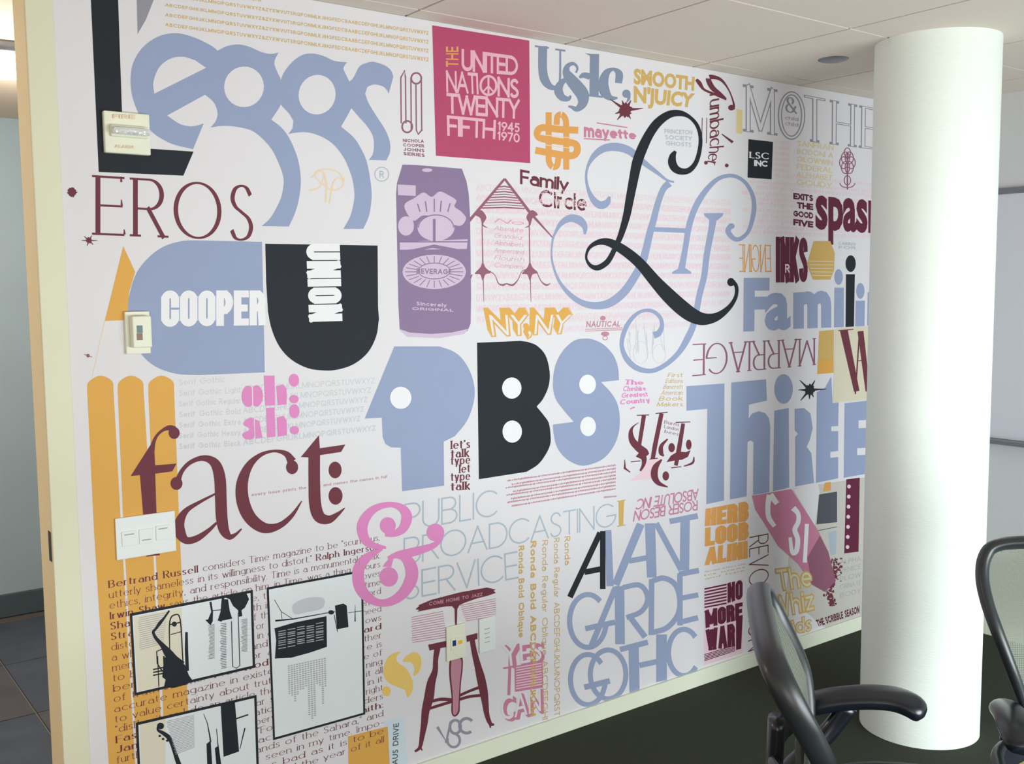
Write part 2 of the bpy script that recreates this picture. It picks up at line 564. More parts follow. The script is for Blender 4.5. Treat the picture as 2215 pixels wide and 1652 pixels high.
XH = 0.66
GL = {
    'A': (.78, [L(0, 0, .39, 1), L(.39, 1, .78, 0), L(.13, .34, .65, .34)]),
    'B': (.6, [L(0, 0, 0, 1), L(0, 1, .3, 1), A(.3, .765, .25, .235, 90, -90), L(0, .53, .3, .53), A(.3, .265, .3, .265, 90, -90), L(0, 0, .3, 0)]),
    'C': (.86, [A(.5, .5, .5, .5, 42, 318)]),
    'D': (.75, [L(0, 0, 0, 1), L(0, 1, .28, 1), A(.28, .5, .47, .5, 90, -90), L(0, 0, .28, 0)]),
    'E': (.5, [L(0, 0, 0, 1), L(0, 1, .5, 1), L(0, .5, .46, .5), L(0, 0, .5, 0)]),
    'F': (.48, [L(0, 0, 0, 1), L(0, 1, .48, 1), L(0, .5, .42, .5)]),
    'G': (.94, [A(.5, .5, .5, .5, 42, 355), L(.55, .47, .99, .47)]),
    'H': (.66, [L(0, 0, 0, 1), L(.66, 0, .66, 1), L(0, .5, .66, .5)]),
    'I': (.0, [L(0, 0, 0, 1)]),
    'J': (.42, [L(.42, 1, .42, .25), A(.2, .22, .22, .22, 0, -150)]),
    'K': (.6, [L(0, 0, 0, 1), L(0, .38, .55, 1), L(.17, .56, .6, 0)]),
    'L': (.44, [L(0, 0, 0, 1), L(0, 0, .44, 0)]),
    'M': (.85, [L(0, 0, 0, 1), L(0, 1, .425, .08), L(.425, .08, .85, 1), L(.85, 1, .85, 0)]),
    'N': (.7, [L(0, 0, 0, 1), L(0, 1, .7, 0), L(.7, 0, .7, 1)]),
    'O': (1., [A(.5, .5, .5, .5, 0, 360)]),
    'P': (.56, [L(0, 0, 0, 1), L(0, 1, .28, 1), A(.28, .73, .28, .27, 90, -90), L(0, .46, .28, .46)]),
    'Q': (1., [A(.5, .5, .5, .5, 0, 360), L(.55, .3, .95, -.02)]),
    'R': (.6, [L(0, 0, 0, 1), L(0, 1, .3, 1), A(.3, .74, .27, .26, 90, -90), L(0, .48, .3, .48), L(.28, .48, .6, 0)]),
    'S': (.5, [P(.46, .83, .37, .96, .24, 1, .09, .93, .03, .76, .1, .61, .25, .51, .41, .4, .48, .24, .41, .07, .25, 0, .1, .03, .01, .17)]),
    'T': (.56, [L(.28, 0, .28, 1), L(0, 1, .56, 1)]),
    'U': (.62, [L(0, 1, 0, .31), A(.31, .31, .31, .31, 180, 360), L(.62, .31, .62, 1)]),
    'V': (.7, [L(0, 1, .35, 0), L(.35, 0, .7, 1)]),
    'W': (1.02, [L(0, 1, .26, 0), L(.26, 0, .51, .95), L(.51, .95, .77, 0), L(.77, 0, 1.02, 1)]),
    'X': (.62, [L(0, 0, .62, 1), L(0, 1, .62, 0)]),
    'Y': (.62, [L(0, 1, .31, .47), L(.62, 1, .31, .47), L(.31, .47, .31, 0)]),
    'Z': (.6, [L(0, 1, .6, 1), L(.6, 1, 0, 0), L(0, 0, .6, 0)]),
    'a': (.5, [A(.26, .24, .26, .24, 0, 360), L(.5, .0, .5, .42), A(.27, .42, .23, .24, 0, 150)]),
    'b': (.58, [L(0, 0, 0, 1), A(.29, .33, .29, .33, 0, 360)]),
    'c': (.5, [A(.33, .33, .31, .33, 45, 315)]),
    'd': (.58, [L(.58, 0, .58, 1), A(.29, .33, .29, .33, 0, 360)]),
    'e': (.6, [A(.31, .33, .3, .33, 0, 318), L(.03, .35, .6, .35)]),
    'f': (.3, [L(.12, 0, .12, .8), A(.28, .8, .16, .2, 180, 60), L(0, XH, .3, XH)]),
    'g': (.56, [A(.28, .35, .28, .31, 0, 360), L(.56, XH, .56, -.05), A(.3, -.05, .26, .22, 0, -150)]),
    'h': (.5, [L(0, 0, 0, 1), A(.25, .4, .25, .26, 180, 0), L(.5, .4, .5, 0)]),
    'i': (.0, [L(0, 0, 0, XH), L(0, .88, 0, .93)]),
    'j': (.12, [L(.1, XH, .1, -.1), L(.1, .88, .1, .93)]),
    'k': (.46, [L(0, 0, 0, 1), L(0, .25, .42, XH), L(.14, .37, .46, 0)]),
    'l': (.0, [L(0, 0, 0, 1)]),
    'm': (.84, [L(0, 0, 0, XH), A(.21, .42, .21, .24, 180, 0), L(.42, .42, .42, 0), A(.63, .42, .21, .24, 180, 0), L(.84, .42, .84, 0)]),
    'n': (.48, [L(0, 0, 0, XH), A(.24, .42, .24, .24, 180, 0), L(.48, .42, .48, 0)]),
    'o': (.62, [A(.31, .33, .31, .33, 0, 360)]),
    'p': (.58, [L(0, -.3, 0, XH), A(.29, .33, .29, .33, 0, 360)]),
    'q': (.58, [L(.58, -.3, .58, XH), A(.29, .33, .29, .33, 0, 360)]),
    'r': (.28, [L(0, 0, 0, XH), A(.22, .38, .22, .27, 180, 75)]),
    's': (.38, [P(.35, .55, .28, .64, .18, .66, .07, .61, .03, .5, .09, .4, .19, .34, .31, .27, .36, .16, .31, .05, .19, 0, .08, .02, .01, .11)]),
    't': (.3, [L(.12, .9, .12, .12), A(.26, .14, .14, .14, 180, 280), L(0, XH, .3, XH)]),
    'u': (.48, [L(0, XH, 0, .24), A(.24, .24, .24, .24, 180, 360), L(.48, XH, .48, 0)]),
    'v': (.5, [L(0, XH, .25, 0), L(.25, 0, .5, XH)]),
    'w': (.76, [L(0, XH, .2, 0), L(.2, 0, .38, .6), L(.38, .6, .56, 0), L(.56, 0, .76, XH)]),
    'x': (.46, [L(0, 0, .46, XH), L(0, XH, .46, 0)]),
    'y': (.5, [L(0, XH, .26, 0), L(.5, XH, .14, -.3)]),
    'z': (.44, [L(0, XH, .44, XH), L(.44, XH, 0, 0), L(0, 0, .44, 0)]),
    '0': (.6, [A(.3, .5, .3, .5, 0, 360)]),
    '1': (.2, [L(.15, 0, .15, 1), L(0, .82, .15, 1)]),
    '4': (.6, [L(.42, 0, .42, 1), L(.42, 1, 0, .3), L(0, .3, .58, .3)]),
    '5': (.5, [L(.45, 1, .1, 1), L(.1, 1, .06, .58), A(.22, .32, .26, .31, 120, -140)]),
    '7': (.5, [L(0, 1, .5, 1), L(.5, 1, .15, 0)]),
    '9': (.56, [A(.28, .7, .28, .3, 0, 360), L(.54, .62, .2, 0)]),
    '.': (.0, [L(0, 0, 0, .04)]), ',': (.05, [L(.04, .05, 0, -.12)]), "'": (.0, [L(0, .82, 0, 1)]),
    '"': (.16, [L(0, .82, 0, 1), L(.14, .82, .14, 1)]), '-': (.3, [L(0, .34, .3, .34)]), ':': (.0, [L(0, .03, 0, .07), L(0, .55, 0, .6)]),
    '&': (.7, [A(.3, .77, .2, .21, -60, 240), L(.18, .6, .7, 0), A(.28, .27, .26, .27, 110, 330), L(.5, .13, .66, .42)]),
    '!': (.0, [L(0, .3, 0, 1), L(0, 0, 0, .04)]), ' ': (.28, []),
}
# condensed block capitals for heavy words
_r = dict(
    t=A(.12, .8, .12, .2, 180, 0), b=A(.12, .2, .12, .2, 0, -180), L=L(0, .2, 0, .8), R=L(.24, .2, .24, .8), FL=L(0, 0, 0, 1), FR=L(.24, 0, .24, 1))
GB = {
    'C': (.24, [_r['t'], _r['b'], _r['L'], L(.24, .66, .24, .8), L(.24, .2, .24, .34)]),
    'O': (.24, [_r['t'], _r['b'], _r['L'], _r['R']]),
    'U': (.24, [_r['b'], L(0, .2, 0, 1), L(.24, .2, .24, 1)]),
    'P': (.24, [_r['FL'], L(0, 1, .1, 1), L(0, .42, .1, .42), A(.1, .71, .14, .29, 90, -90)]),
    'R': (.24, [_r['FL'], L(0, 1, .1, 1), L(0, .5, .1, .5), A(.1, .75, .14, .25, 90, -90), L(.24, 0, .22, .42)]),
    'B': (.24, [_r['FL'], L(0, 1, .1, 1), L(0, .52, .1, .52), L(0, 0, .1, 0), A(.1, .76, .13, .24, 90, -90), A(.1, .26, .14, .26, 90, -90)]),
    'E': (.2, [_r['FL'], L(0, 1, .2, 1), L(0, .5, .17, .5), L(0, 0, .2, 0)]),
    'F': (.2, [_r['FL'], L(0, 1, .2, 1), L(0, .5, .17, .5)]),
    'L': (.18, [_r['FL'], L(0, 0, .18, 0)]), 'I': (.0, [_r['FL']]),
    'H': (.24, [_r['FL'], _r['FR'], L(0, .5, .24, .5)]),
    'N': (.26, [_r['FL'], L(.26, 0, .26, 1), L(0, 1, .26, 0)]),
    'A': (.3, [L(0, 0, .13, 1), L(.3, 0, .17, 1), L(.05, .28, .25, .28)]),
    'M': (.42, [_r['FL'], L(.42, 0, .42, 1), L(0, 1, .21, .2), L(.21, .2, .42, 1)]),
    'W': (.44, [L(0, 1, .1, 0), L(.1, 0, .22, .95), L(.22, .95, .34, 0), L(.34, 0, .44, 1)]),
    'K': (.26, [_r['FL'], L(0, .4, .26, 1), L(.08, .6, .26, 0)]),
    'S': (.24, [P(.24, .72, .22, .92, .12, 1, .02, .93, .0, .76, .05, .62, .19, .42, .24, .26, .22, .07, .12, 0, .02, .07, 0, .26)]),
    'Y': (.28, [L(0, 1, .14, .45), L(.28, 1, .14, .45), L(.14, .45, .14, 0)]), '!': (.0, [L(0, .36, 0, 1), L(0, 0, 0, .06)]),
}
GC = {}


def glyph(ch, wx, wy, serif, seg, hw=None, blk=False):
    key = (ch, wx, wy, serif, seg, hw, blk)
    if key in GC: return GC[key]
    w, st = (GB if blk else GL).get(ch, GL['o'])
    vs, fs = [], []
    ends = []
    hx_, hy_ = hw or (wx, wy)
    for kind, a in st:
        if kind == 'L':
            pts = [(a[i], a[i + 1]) for i in range(0, len(a), 2)]
        elif kind == 'P':
            pts = sm([(a[i], a[i + 1]) for i in range(0, len(a), 2)], 2 if seg < 16 else 5)
        else:
            cx, cy, rx, ry, a0, a1 = a
            n = max(3, int(abs(a1 - a0) / 360 * seg))
            pts = [(cx + rx * cos(radians(a0 + (a1 - a0) * i / n)), cy + ry * sin(radians(a0 + (a1 - a0) * i / n))) for i in range(n + 1)]
        # inset so the ink stays inside the cap height
        pts = [(wx + x, wy + y * (1 - 2 * wy)) for x, y in pts]
        N = len(pts)
        closed = kind == 'A' and abs(a[5] - a[4]) >= 360
        for i, p in enumerate(pts):
            if closed:
                q0, q1 = pts[(i - 1) % (N - 1)], pts[(i + 1) % (N - 1)]
            else:
                q0, q1 = pts[max(i - 1, 0)], pts[min(i + 1, N - 1)]
            dx, dy = q1[0] - q0[0], q1[1] - q0[1]
            l = math.hypot(dx, dy) or 1
            dx, dy = dx / l, dy / l
            hn = math.hypot(hx_ * dy, hy_ * dx)
            x, y = p
            if not closed and i in (0, N - 1) and kind == 'L':
                e = (math.hypot(wx * dx, wy * dy) - (math.hypot((wx - hx_) * dx, (wy - hy_) * dy) if hw else 0)) * (1 if i else -1)
                x += dx * e; y += dy * e
            vs += [(x - dy * hn, y + dx * hn), (x + dy * hn, y - dx * hn)]
            if i:
                b = len(vs) - 4
                fs += [(b, b + 2, b + 3, b + 1)] if kind == 'L' else [(b, b + 2, b + 3), (b, b + 3, b + 1), (b, b + 2, b + 1), (b + 2, b + 3, b + 1)]
        if kind == 'L' and serif and not hw:
            for (px, py), (qx, qy) in ((pts[0], pts[-1]), (pts[-1], pts[0])):
                l = math.hypot(px - qx, py - qy)
                if l > .3 and abs(py - qy) / l > .75:
                    yy = None
                    if py < wy + .02: yy = wy
                    elif py > 1 - wy - .02: yy = 1 - wy
                    if yy is not None: ends.append((px, yy))
    for x, y in ends:
        b = len(vs)
        sl = wx + serif
        vs += [(x - sl, y - wy), (x + sl, y - wy), (x + sl, y + wy), (x - sl, y + wy)]
        fs.append((b, b + 1, b + 2, b + 3))
    GC[key] = (vs, fs, w + 2 * wx + (serif * 1.2 if serif else 0))
    return GC[key]


def layout(t, wx=.05, wy=None, serif=0, sp=.14, seg=20, slant=0, asp=None, hw=None, blk=False, **k):
    wy = wx if wy is None else wy
    x = 0
    vs, fs = [], []
    w0, bold = wx, False
    for ch in t:
        if ch == '*':
            bold = not bold
            wx = w0 * 2.0 if bold else w0
            continue
        g_, f_, w = glyph(ch, wx, wy, serif, seg, hw, blk)
        b = len(vs)
        vs += [(p[0] + x + slant * p[1], p[1]) for p in g_]
        fs += [tuple(i + b for i in q) for q in f_]
        x += w + sp
    x = max(x - sp, .01)
    x += 0
    return [(a / x, b) for a, b in vs], fs


IC = {}


def inter(t, off=0.0, sp=1.0):
    key = (t, off, sp)
    if key in IC: return IC[key]
    cu = bpy.data.curves.new('tmp', 'FONT')
    cu.body = t; cu.offset = off; cu.space_character = sp; cu.resolution_u = 3
    o = bpy.data.objects.new('tmp', cu)
    COL.objects.link(o)
    dg = bpy.context.evaluated_depsgraph_get()
    me = o.evaluated_get(dg).to_mesh()
    vs = [(v_.co.x, v_.co.y) for v_ in me.vertices]
    fs = [tuple(p.vertices) for p in me.polygons]
    o.evaluated_get(dg).to_mesh_clear()
    bpy.data.objects.remove(o); bpy.data.curves.remove(cu)
    x0 = min(v_[0] for v_ in vs); x1 = max(v_[0] for v_ in vs)
    lo_ = -off; hi = .727 + off
    vs = [((a - x0) / (x1 - x0), (b - lo_) / (hi - lo_)) for a, b in vs]
    IC[key] = (vs, fs)
    return IC[key]


SAN = dict(wx=.045, sp=.12)


def rows(g_, lines, tl, tr, br, bl, fill=.62, z=None, **k):
    """stack of text lines filling a px quad"""
    n = len(lines)
    lerp = lambda a, b, t_: (a[0] + (b[0] - a[0]) * t_, a[1] + (b[1] - a[1]) * t_)
    for i, s_ in enumerate(lines):
        a, b = i / n, (i + fill) / n
        g_.text(s_, (lerp(tl, bl, a), lerp(tr, br, a), lerp(tr, br, b), lerp(tl, bl, b)), z=z, **k)
    return g_


def bars(g_, n, tl, tr, br, bl, fill=.4, z=None, jag=0):
    lerp = lambda a, b, t_: (a[0] + (b[0] - a[0]) * t_, a[1] + (b[1] - a[1]) * t_)
    for i in range(n):
        a, b = i / n, (i + fill) / n
        p, q, r_, s_ = lerp(tl, bl, a), lerp(tr, br, a), lerp(tr, br, b), lerp(tl, bl, b)
        if jag:
            f0 = random.uniform(0, jag)
            p, s_ = lerp(p, q, f0), lerp(s_, r_, f0)
        g_.poly([p, q, r_, s_], z)
    return g_


def splat(cx, cy, r, spikes, seed):
    rn = random.Random(seed)
    pts = []
    n = 40
    for k in range(n):
        a = 2 * pi * k / n
        pts.append((cx + r * cos(a) * rn.uniform(.75, 1.15), cy + r * 1.15 * sin(a) * rn.uniform(.75, 1.15)))
    g_ = G(3).poly(pts)
    for a, l in spikes:
        a = radians(a)
        g_.stroke([(cx + r * .6 * cos(a), cy + r * .6 * sin(a)), (cx + l * cos(a), cy + l * sin(a))], [r * .5, 1.2])
    return g_


ABC = 'ABCDEFGHIJKLMNOPQRSTUVWXYZ'

# ---- 1. black L with apostrophe and grey-blue bubble word
lg = empty('lettering'); lg.parent = mur; lg['label'] = 'large black L followed by grey-blue bubbly word eggs'
G(1).poly([(190, -62), (249, -62), (255, 0), (263, 232), (266, 320), (328, 322), (418, 328), (396, 380), (213, 372), (203, 152), (196, 0)]).build('letter', 'black', lg)
G(1).poly([(294, -50), (347, -50), (332, 0), (315, 43), (297, 74)]).build('apostrophe', 'grey', lg)
e_ = [(470, 110), (445, 93), (410, 78), (376, 72), (340, 80), (308, 103), (288, 135), (282, 168), (284, 200), (292, 229), (308, 262), (330, 287), (352, 302), (376, 313),
      (417, 323), (440, 267), (424, 272), (407, 273), (386, 267), (361, 250), (443, 205), (475, 215), (500, 150)]
G(1).poly(asm(e_)).build('letter', 'blue', lg)
G(1).poly(asm([(470, 110), (488, 101), (505, 97), (521, 97), (540, 102), (565, 113), (585, 117), (602, 114), (595, 127), (593, 140), (601, 160), (607, 173), (612, 200), (607, 226),
           (586, 259), (607, 275), (624, 297), (639, 330), (647, 360), (650, 395), (646, 430), (637, 462), (624, 490), (565, 489), (582, 474), (596, 452), (608, 425), (613, 395),
           (611, 378), (604, 358), (590, 328), (572, 305), (548, 285), (525, 277), (498, 273), (475, 273), (455, 276), (466, 262), (470, 244), (462, 222), (443, 205), (450, 150)])).build('letter', 'blue', lg)
G(1).poly(asm([(607, 173), (616, 153), (634, 132), (654, 119), (675, 116), (698, 121), (723, 132), (750, 135), (744, 143), (743, 152), (755, 177), (765, 205), (759, 234), (737, 274),
           (764, 297), (781, 323), (792, 348), (799, 381), (803, 415), (802, 440), (797, 468), (785, 495), (742, 495), (756, 470), (763, 445), (766, 420), (761, 386), (748, 351), (736, 331),
           (723, 315), (708, 303), (693, 295), (676, 289), (659, 286), (640, 287), (623, 290), (632, 278), (634, 262), (624, 245), (607, 226), (600, 200)])).build('letter', 'blue', lg)
G(1).poly(asm([(755, 177), (764, 168), (776, 145), (790, 137), (807, 134), (832, 142), (845, 153), (850, 166), (840, 203), (836, 195), (827, 187), (809, 183), (794, 188), (789, 203),
           (797, 224), (814, 252), (832, 280), (842, 305), (843, 328), (835, 347), (797, 346), (805, 335), (808, 318), (806, 295), (794, 274), (779, 257), (759, 234), (765, 205)])).build('letter', 'blue', lg)
G(2).poly(sm([(333, 203), (331, 178), (343, 147), (366, 128), (394, 123), (422, 131)], 5) + [(445, 147)]).build('counter', 'paper', lg)
G(2).disc(527, 188, 43, 44, tilt=.2).build('counter', 'paper', lg)
G(2).disc(685, 205, 40, 43, tilt=.2).build('counter', 'paper', lg)
G(1).ring(825, 377, 15, 15, 2).text('R', ((820, 369), (830, 370), (830, 385), (820, 384)), wx=.09).build('registered_mark', 'thinblue', None)
g_ = G(2)
g_.stroke([(668, 412), (690, 405), (700, 380), (690, 368), (680, 380), (700, 400), (722, 412), (742, 400), (735, 385), (720, 395), (712, 440)], 3, smooth=4)
g_.stroke([(672, 384), (700, 366), (730, 372), (745, 392)], 3, smooth=4)
g_.stroke([(700, 372), (706, 400), (704, 438)], 4)
g_.build('ornament', 'peach', None, 'small pale orange script ornament inside the bubble word')
# ---- 2. yellow specimen lines at the top
g_ = G(1)
for k in range(5):
    a = (357, 57 - 21.4 * k); b = (926, 133.5 - 19.2 * k)
    n_ = 8.5 - .2 * k
    if k == 4: b = (565, 5)
    g_.text((ABC + '&' + ABC[::-1] + ABC)[:79 if k < 4 else 36], ((a[0], a[1] - n_ + 1), (b[0], b[1] - n_), b, a), wx=.09, seg=10, sp=.2)
g_.build('specimen_lines', 'ochre', None, 'rows of small ochre capitals near the ceiling')
# ---- EROS
g_ = G(2).text('EROS', ((206, 379), (556, 402), (556, 522), (206, 508)), wx=.05, wy=.018, serif=.07, sp=.10, seg=48)
for x, y0, y1 in ((261, 382, 394), (262, 432, 446), (268, 496, 507)): g_.stroke([(x, y0), (x + 1, y1)], [2, 5])
g_.build('lettering', 'maroon', None, 'maroon thin serif capitals EROS')
# splats
splat(155, 416, 9.5, [(0, 12)], 1).build('ink_splat', 'maroon')
splat(192, 520, 6, [(0, 18), (45, 13), (180, 16), (220, 14), (300, 12), (110, 12)], 2).build('ink_splat', 'maroon')
splat(190, 769, 3.5, [(20, 9), (200, 9)], 3).build('ink_splat', 'stem')
splat(1352, 238, 14, [(-5, 38), (215, 40), (130, 28), (60, 22), (300, 24), (160, 24), (250, 22)], 4).build('ink_splat', 'maroon')
splat(1750, 843, 11, [(-3, 36), (180, 24), (225, 30), (300, 24), (130, 30), (60, 18), (90, 20)], 5).build('ink_splat', 'black')
# ---- small number pencils
z = Z(840, 110, 6.88)
g_ = G(1)
for x in (180, 250, 330, 405, 485):
    g_.stroke([(x, 400 if x != 405 else 500), (x + 6, 1080 if x < 300 else 1180)], 20, z=z)
g_.stroke([(180, 400), (235, 300), (250, 400)], 24, z=z).ring(410, 410, 75, 80, 26, z=z).ring(275, 1130, 75, 85, 26, z=z).stroke([(411, 1180), (440, 1240), (500, 1170)], 24, z=z)
rows(g_, ['NICHOLA', 'COOPER', 'JOHNS', 'SERIES'], (210, 1310), (520, 1320), (540, 1600), (220, 1570), .72, z=z, wx=.12, seg=8)
g_.build('lettering', 'stem', None, 'tall narrow outlined number drawn as pencils beside the red poster')
# ---- United Nations poster
po = G(1).poly([(934, 55), (1144, 88), (1146, 353), (942, 337)]).build('poster', 'rose', None, 'rose red square with pale linear lettering')
z = Z(920, 40, 5.163)
g_ = G(2)
g_.text('UNITED', ((400, 340), (1030, 425), (1030, 640), (400, 585)), z=z, wx=.085, sp=-.02, seg=24)
g_.text('NATI', ((225, 580), (580, 610), (590, 850), (230, 825)), z=z, wx=.075, sp=-.02, seg=24)
g_.ring(700, 750, 88, 105, 26, z=z).stroke([(700, 660), (700, 840)], 22, z=z).stroke([(700, 755), (640, 820)], 18, z=z).stroke([(700, 755), (760, 825)], 18, z=z)
g_.text('NS', ((800, 650), (1045, 680), (1040, 895), (800, 870)), z=z, wx=.085, sp=.0, seg=24)
g_.text('TWENTY', ((230, 830), (1050, 905), (1045, 1125), (235, 1060)), z=z, wx=.08, sp=-.02, seg=24)
g_.text('FIFTH', ((235, 1080), (785, 1135), (775, 1350), (240, 1310)), z=z, wx=.075, sp=.0, seg=24)
rows(g_, ['1945', '1970'], (805, 1150), (1050, 1170), (1050, 1400), (800, 1365), .92, z=z, wx=.09, seg=12, sp=.04)
g_.build('lettering', 'posterpink', po)
G(2).text('THE', ((225, 540), (225, 315), (365, 315), (365, 545)), z=z, wx=.08, seg=12).build('lettering', 'orange', po)
# ---- U&lc.
g_ = G(1)
g_.stroke([(1173, 100), (1173, 150), (1178, 174), (1190, 188), (1203, 189), (1210, 178), (1211, 108)], [19, 19, 19, 13, 8, 5, 4], smooth=6)
g_.poly([(1156, 98), (1186, 102), (1186, 106), (1156, 102)]).poly([(1200, 105), (1222, 108), (1222, 112), (1200, 109)])
g_.stroke([(1245, 158), (1248, 147), (1240, 138), (1228, 142), (1224, 155), (1232, 170), (1247, 188), (1259, 205), (1259, 224), (1247, 236), (1236, 232), (1228, 230)],
          [4, 5, 7, 10, 16, 24, 28, 28, 20, 12, 7, 3], smooth=6)
g_.stroke([(1228, 168), (1213, 180), (1207, 195), (1214, 210), (1228, 214), (1234, 207)], [6, 14, 19, 16, 10, 4], smooth=5)
g_.stroke([(1252, 168), (1262, 163), (1275, 166)], [5, 12, 14], smooth=4)
g_.stroke([(1285, 117), (1284, 207)], 20).poly([(1264, 115), (1294, 119), (1292, 124), (1275, 121)]).poly([(1268, 203), (1304, 208), (1302, 212), (1268, 208)])
g_.stroke([(1337, 180), (1338, 160), (1326, 150), (1311, 158), (1304, 180), (1308, 200), (1320, 212), (1335, 212)], [15, 16, 7, 15, 22, 22, 12, 4], smooth=6)
g_.disc(1354, 203, 9, 9).stroke([(1359, 204), (1359, 214), (1354, 222)], [8, 6, 2], smooth=3)
g_.build('lettering', 'steel', None, 'grey-blue heavy serif letters and ampersand under the ceiling')
# ---- smooth
g_ = G(1).text('SMOOTH', ((1370, 146), (1502, 165), (1500, 197), (1370, 182)), font='I', off=.045)
g_.text("N'JUICY", ((1370, 184), (1503, 201), (1497, 233), (1370, 222)), font='I', off=.045).build('lettering', 'ochre', None, 'ochre bold two-line word pair under the ceiling')
# ---- knot
g_ = G(1)
g_.stroke([(1250, 282), (1210, 280), (1175, 276), (1163, 282), (1162, 293), (1172, 300), (1210, 306), (1240, 310), (1248, 320), (1244, 333), (1230, 337), (1190, 331), (1157, 325)], 15, smooth=5)
g_.stroke([(1186, 243), (1186, 330), (1187, 350), (1194, 361), (1204, 358), (1207, 340)], 13, smooth=5)
g_.stroke([(1224, 367), (1224, 280), (1222, 258), (1214, 248), (1205, 252), (1203, 270)], 13, smooth=5)
g_.build('emblem', 'orange', None, 'orange interlaced monogram of rounded bars')
g_ = G(2).stroke([(1166, 291), (1240, 299)], 1.6).stroke([(1174, 313), (1236, 321)], 1.6).build('lines', 'peach', None)
g_ = G(1).text('mayette', ((1262, 266), (1374, 284), (1376, 302), (1262, 297)), wx=.12, seg=12, sp=.05).stroke([(1290, 266), (1356, 276)], 2.5).stroke([(1262, 300), (1318, 303)], 2.5)
g_.build('lettering', 'dustypink', None, 'small pink script word left of the black script L')
# ---- purple can
z = Z(820, 340, 5.245)
can = G(2).poly([(870, 356), (900, 357), (998, 365), (1008, 392), (1013, 420), (1016, 470), (1018, 640), (1017, 700), (1010, 716), (975, 722), (930, 725), (885, 722), (864, 712), (861, 660), (856, 420), (858, 396)])
can = can.build('drinks_can', 'purple', None, 'purple drinks can with pale sunburst label')
g_ = G(3).spoly([(280, 550), (400, 460), (500, 400), (590, 450), (680, 390), (780, 430), (870, 490), (850, 560), (930, 620), (980, 700), (900, 780), (700, 700), (500, 660), (380, 720)], z=z)
g_.disc(640, 800, 210, 150, z=z).poly([(230, 960), (1000, 930), (990, 1040), (230, 1050)], z=z)
g_.disc(620, 1300, 360, 195, z=z)
g_.disc(300, 780, 90, 110, z=z).poly([(205, 310), (410, 320), (410, 440), (210, 430)], z=z)
g_.build('label_art', 'lilac', can)
g_ = G(4)
for a in range(0, 360, 15):
    a_ = radians(a)
    g_.stroke([(620 + 200 * cos(a_), 1300 + 100 * sin(a_)), (620 + 330 * cos(a_), 1300 + 178 * sin(a_))], 9, z=z)
g_.ring(620, 1290, 180, 90, 10, z=z).ring(640, 800, 200, 145, 12, z=z, a0=180, a1=360).stroke([(220, 960), (1000, 960)], 14, z=z).stroke([(620, 700), (620, 960)], 30, z=z)
for x in (430, 520, 620, 700, 800): g_.stroke([(x, 470 + abs(x - 620) * .3), (x + (x - 620) * -.15, 620)], 14, z=z)
g_.text('BEVERAGE', ((420, 1260), (820, 1270), (820, 1330), (420, 1320)), z=z, wx=.1, seg=8)
g_.poly([(230, 1060), (400, 1040), (620, 990), (980, 1060), (940, 1080), (600, 1030), (260, 1090)], z=z)
g_.build('label_lines', 'purple', can)
G(3).poly([(862, 711), (885, 719), (930, 722), (975, 719), (1012, 711), (1003, 722), (950, 731), (880, 728)]).build('rim_highlight', 'lilac', can)
G(3).disc(923, 368, 11, 4).build('highlight', 'lilac', can)
g_ = G(3).text('Sincerely', ((900, 652), (965, 656), (965, 664), (900, 660)), wx=.09, seg=8).text('ORIGINAL', ((890, 664), (980, 668), (980, 674), (890, 670)), wx=.09, seg=8).build('small_print', 'lilac', can)
# ---- house-shaped scroll drawing
g_ = G(2)
g_.stroke([(1420, 245), (960, 790)], [26, 34], z=z).stroke([(1420, 245), (1700, 620), (1980, 930)], [26, 34, 10], z=z)
for k in range(9):
    y = 330 + 30 * k
    hw = (y - 245) * .8
    g_.stroke([(1420 - hw, y + 8), (1420, y), (1420 + hw * .88, y + 14)], 9 if k % 2 else 15, z=z)
for x in (1172, 1706):
    g_.stroke([(x - 10, 640), (x, 1200), (x + 12, 1640)], [10, 14, 5], z=z)
    s_ = 1 if x < 1400 else -1
    g_.spoly([(x - 90 * s_, 650), (x - 20 * s_, 600), (x + 40 * s_, 680), (x + 5 * s_, 760), (x + 60 * s_, 800), (x, 780), (x - 30 * s_, 690)], z=z)
    g_.spoly([(x - 90, 1320), (x - 30, 1250), (x, 1190), (x + 30, 1250), (x + 90, 1310), (x + 30, 1330), (x, 1400), (x - 30, 1330)], z=z)
g_.stroke([(1050, 1330), (1010, 1420), (950, 1450)], [14, 12, 20], z=z, smooth=4)
g_.stroke([(1250, 1290), (1310, 1340), (1350, 1430), (1400, 1450), (1440, 1435), (1510, 1450), (1570, 1390), (1620, 1290), (1700, 1270)], [10, 8, 12, 22, 14, 22, 10, 8, 10], z=z, smooth=5)
g_.stroke([(1780, 1290), (1830, 1400), (1890, 1450), (1940, 1430)], [10, 10, 20, 6], z=z, smooth=4)
g_.build('scroll_drawing', 'stem', None, 'maroon drawing of a gabled frame with scrollwork beside the can')
g_ = G(2)
rows(g_, ['No', 'Absolute', 'Grandeur', 'Alphabets', 'Ampersand', 'Flourish', 'Company'], (1300, 690), (1620, 720), (1640, 1300), (1300, 1280), .6, z=z, wx=.035, seg=12, slant=.25)
g_.build('lettering', 'salmon', None, 'faint pink lines of script inside the gabled frame')
# ---- Family Circle
g_ = G(1).text('Family', ((1124, 366), (1230, 386), (1228, 414), (1124, 398)), wx=.085, sp=.02, seg=20)
g_.text('Circle', ((1165, 409), (1268, 421), (1268, 457), (1165, 447)), wx=.08, sp=.08, seg=20).build('lettering', 'maroon', None, 'maroon two-word rounded lettering Family Circle')
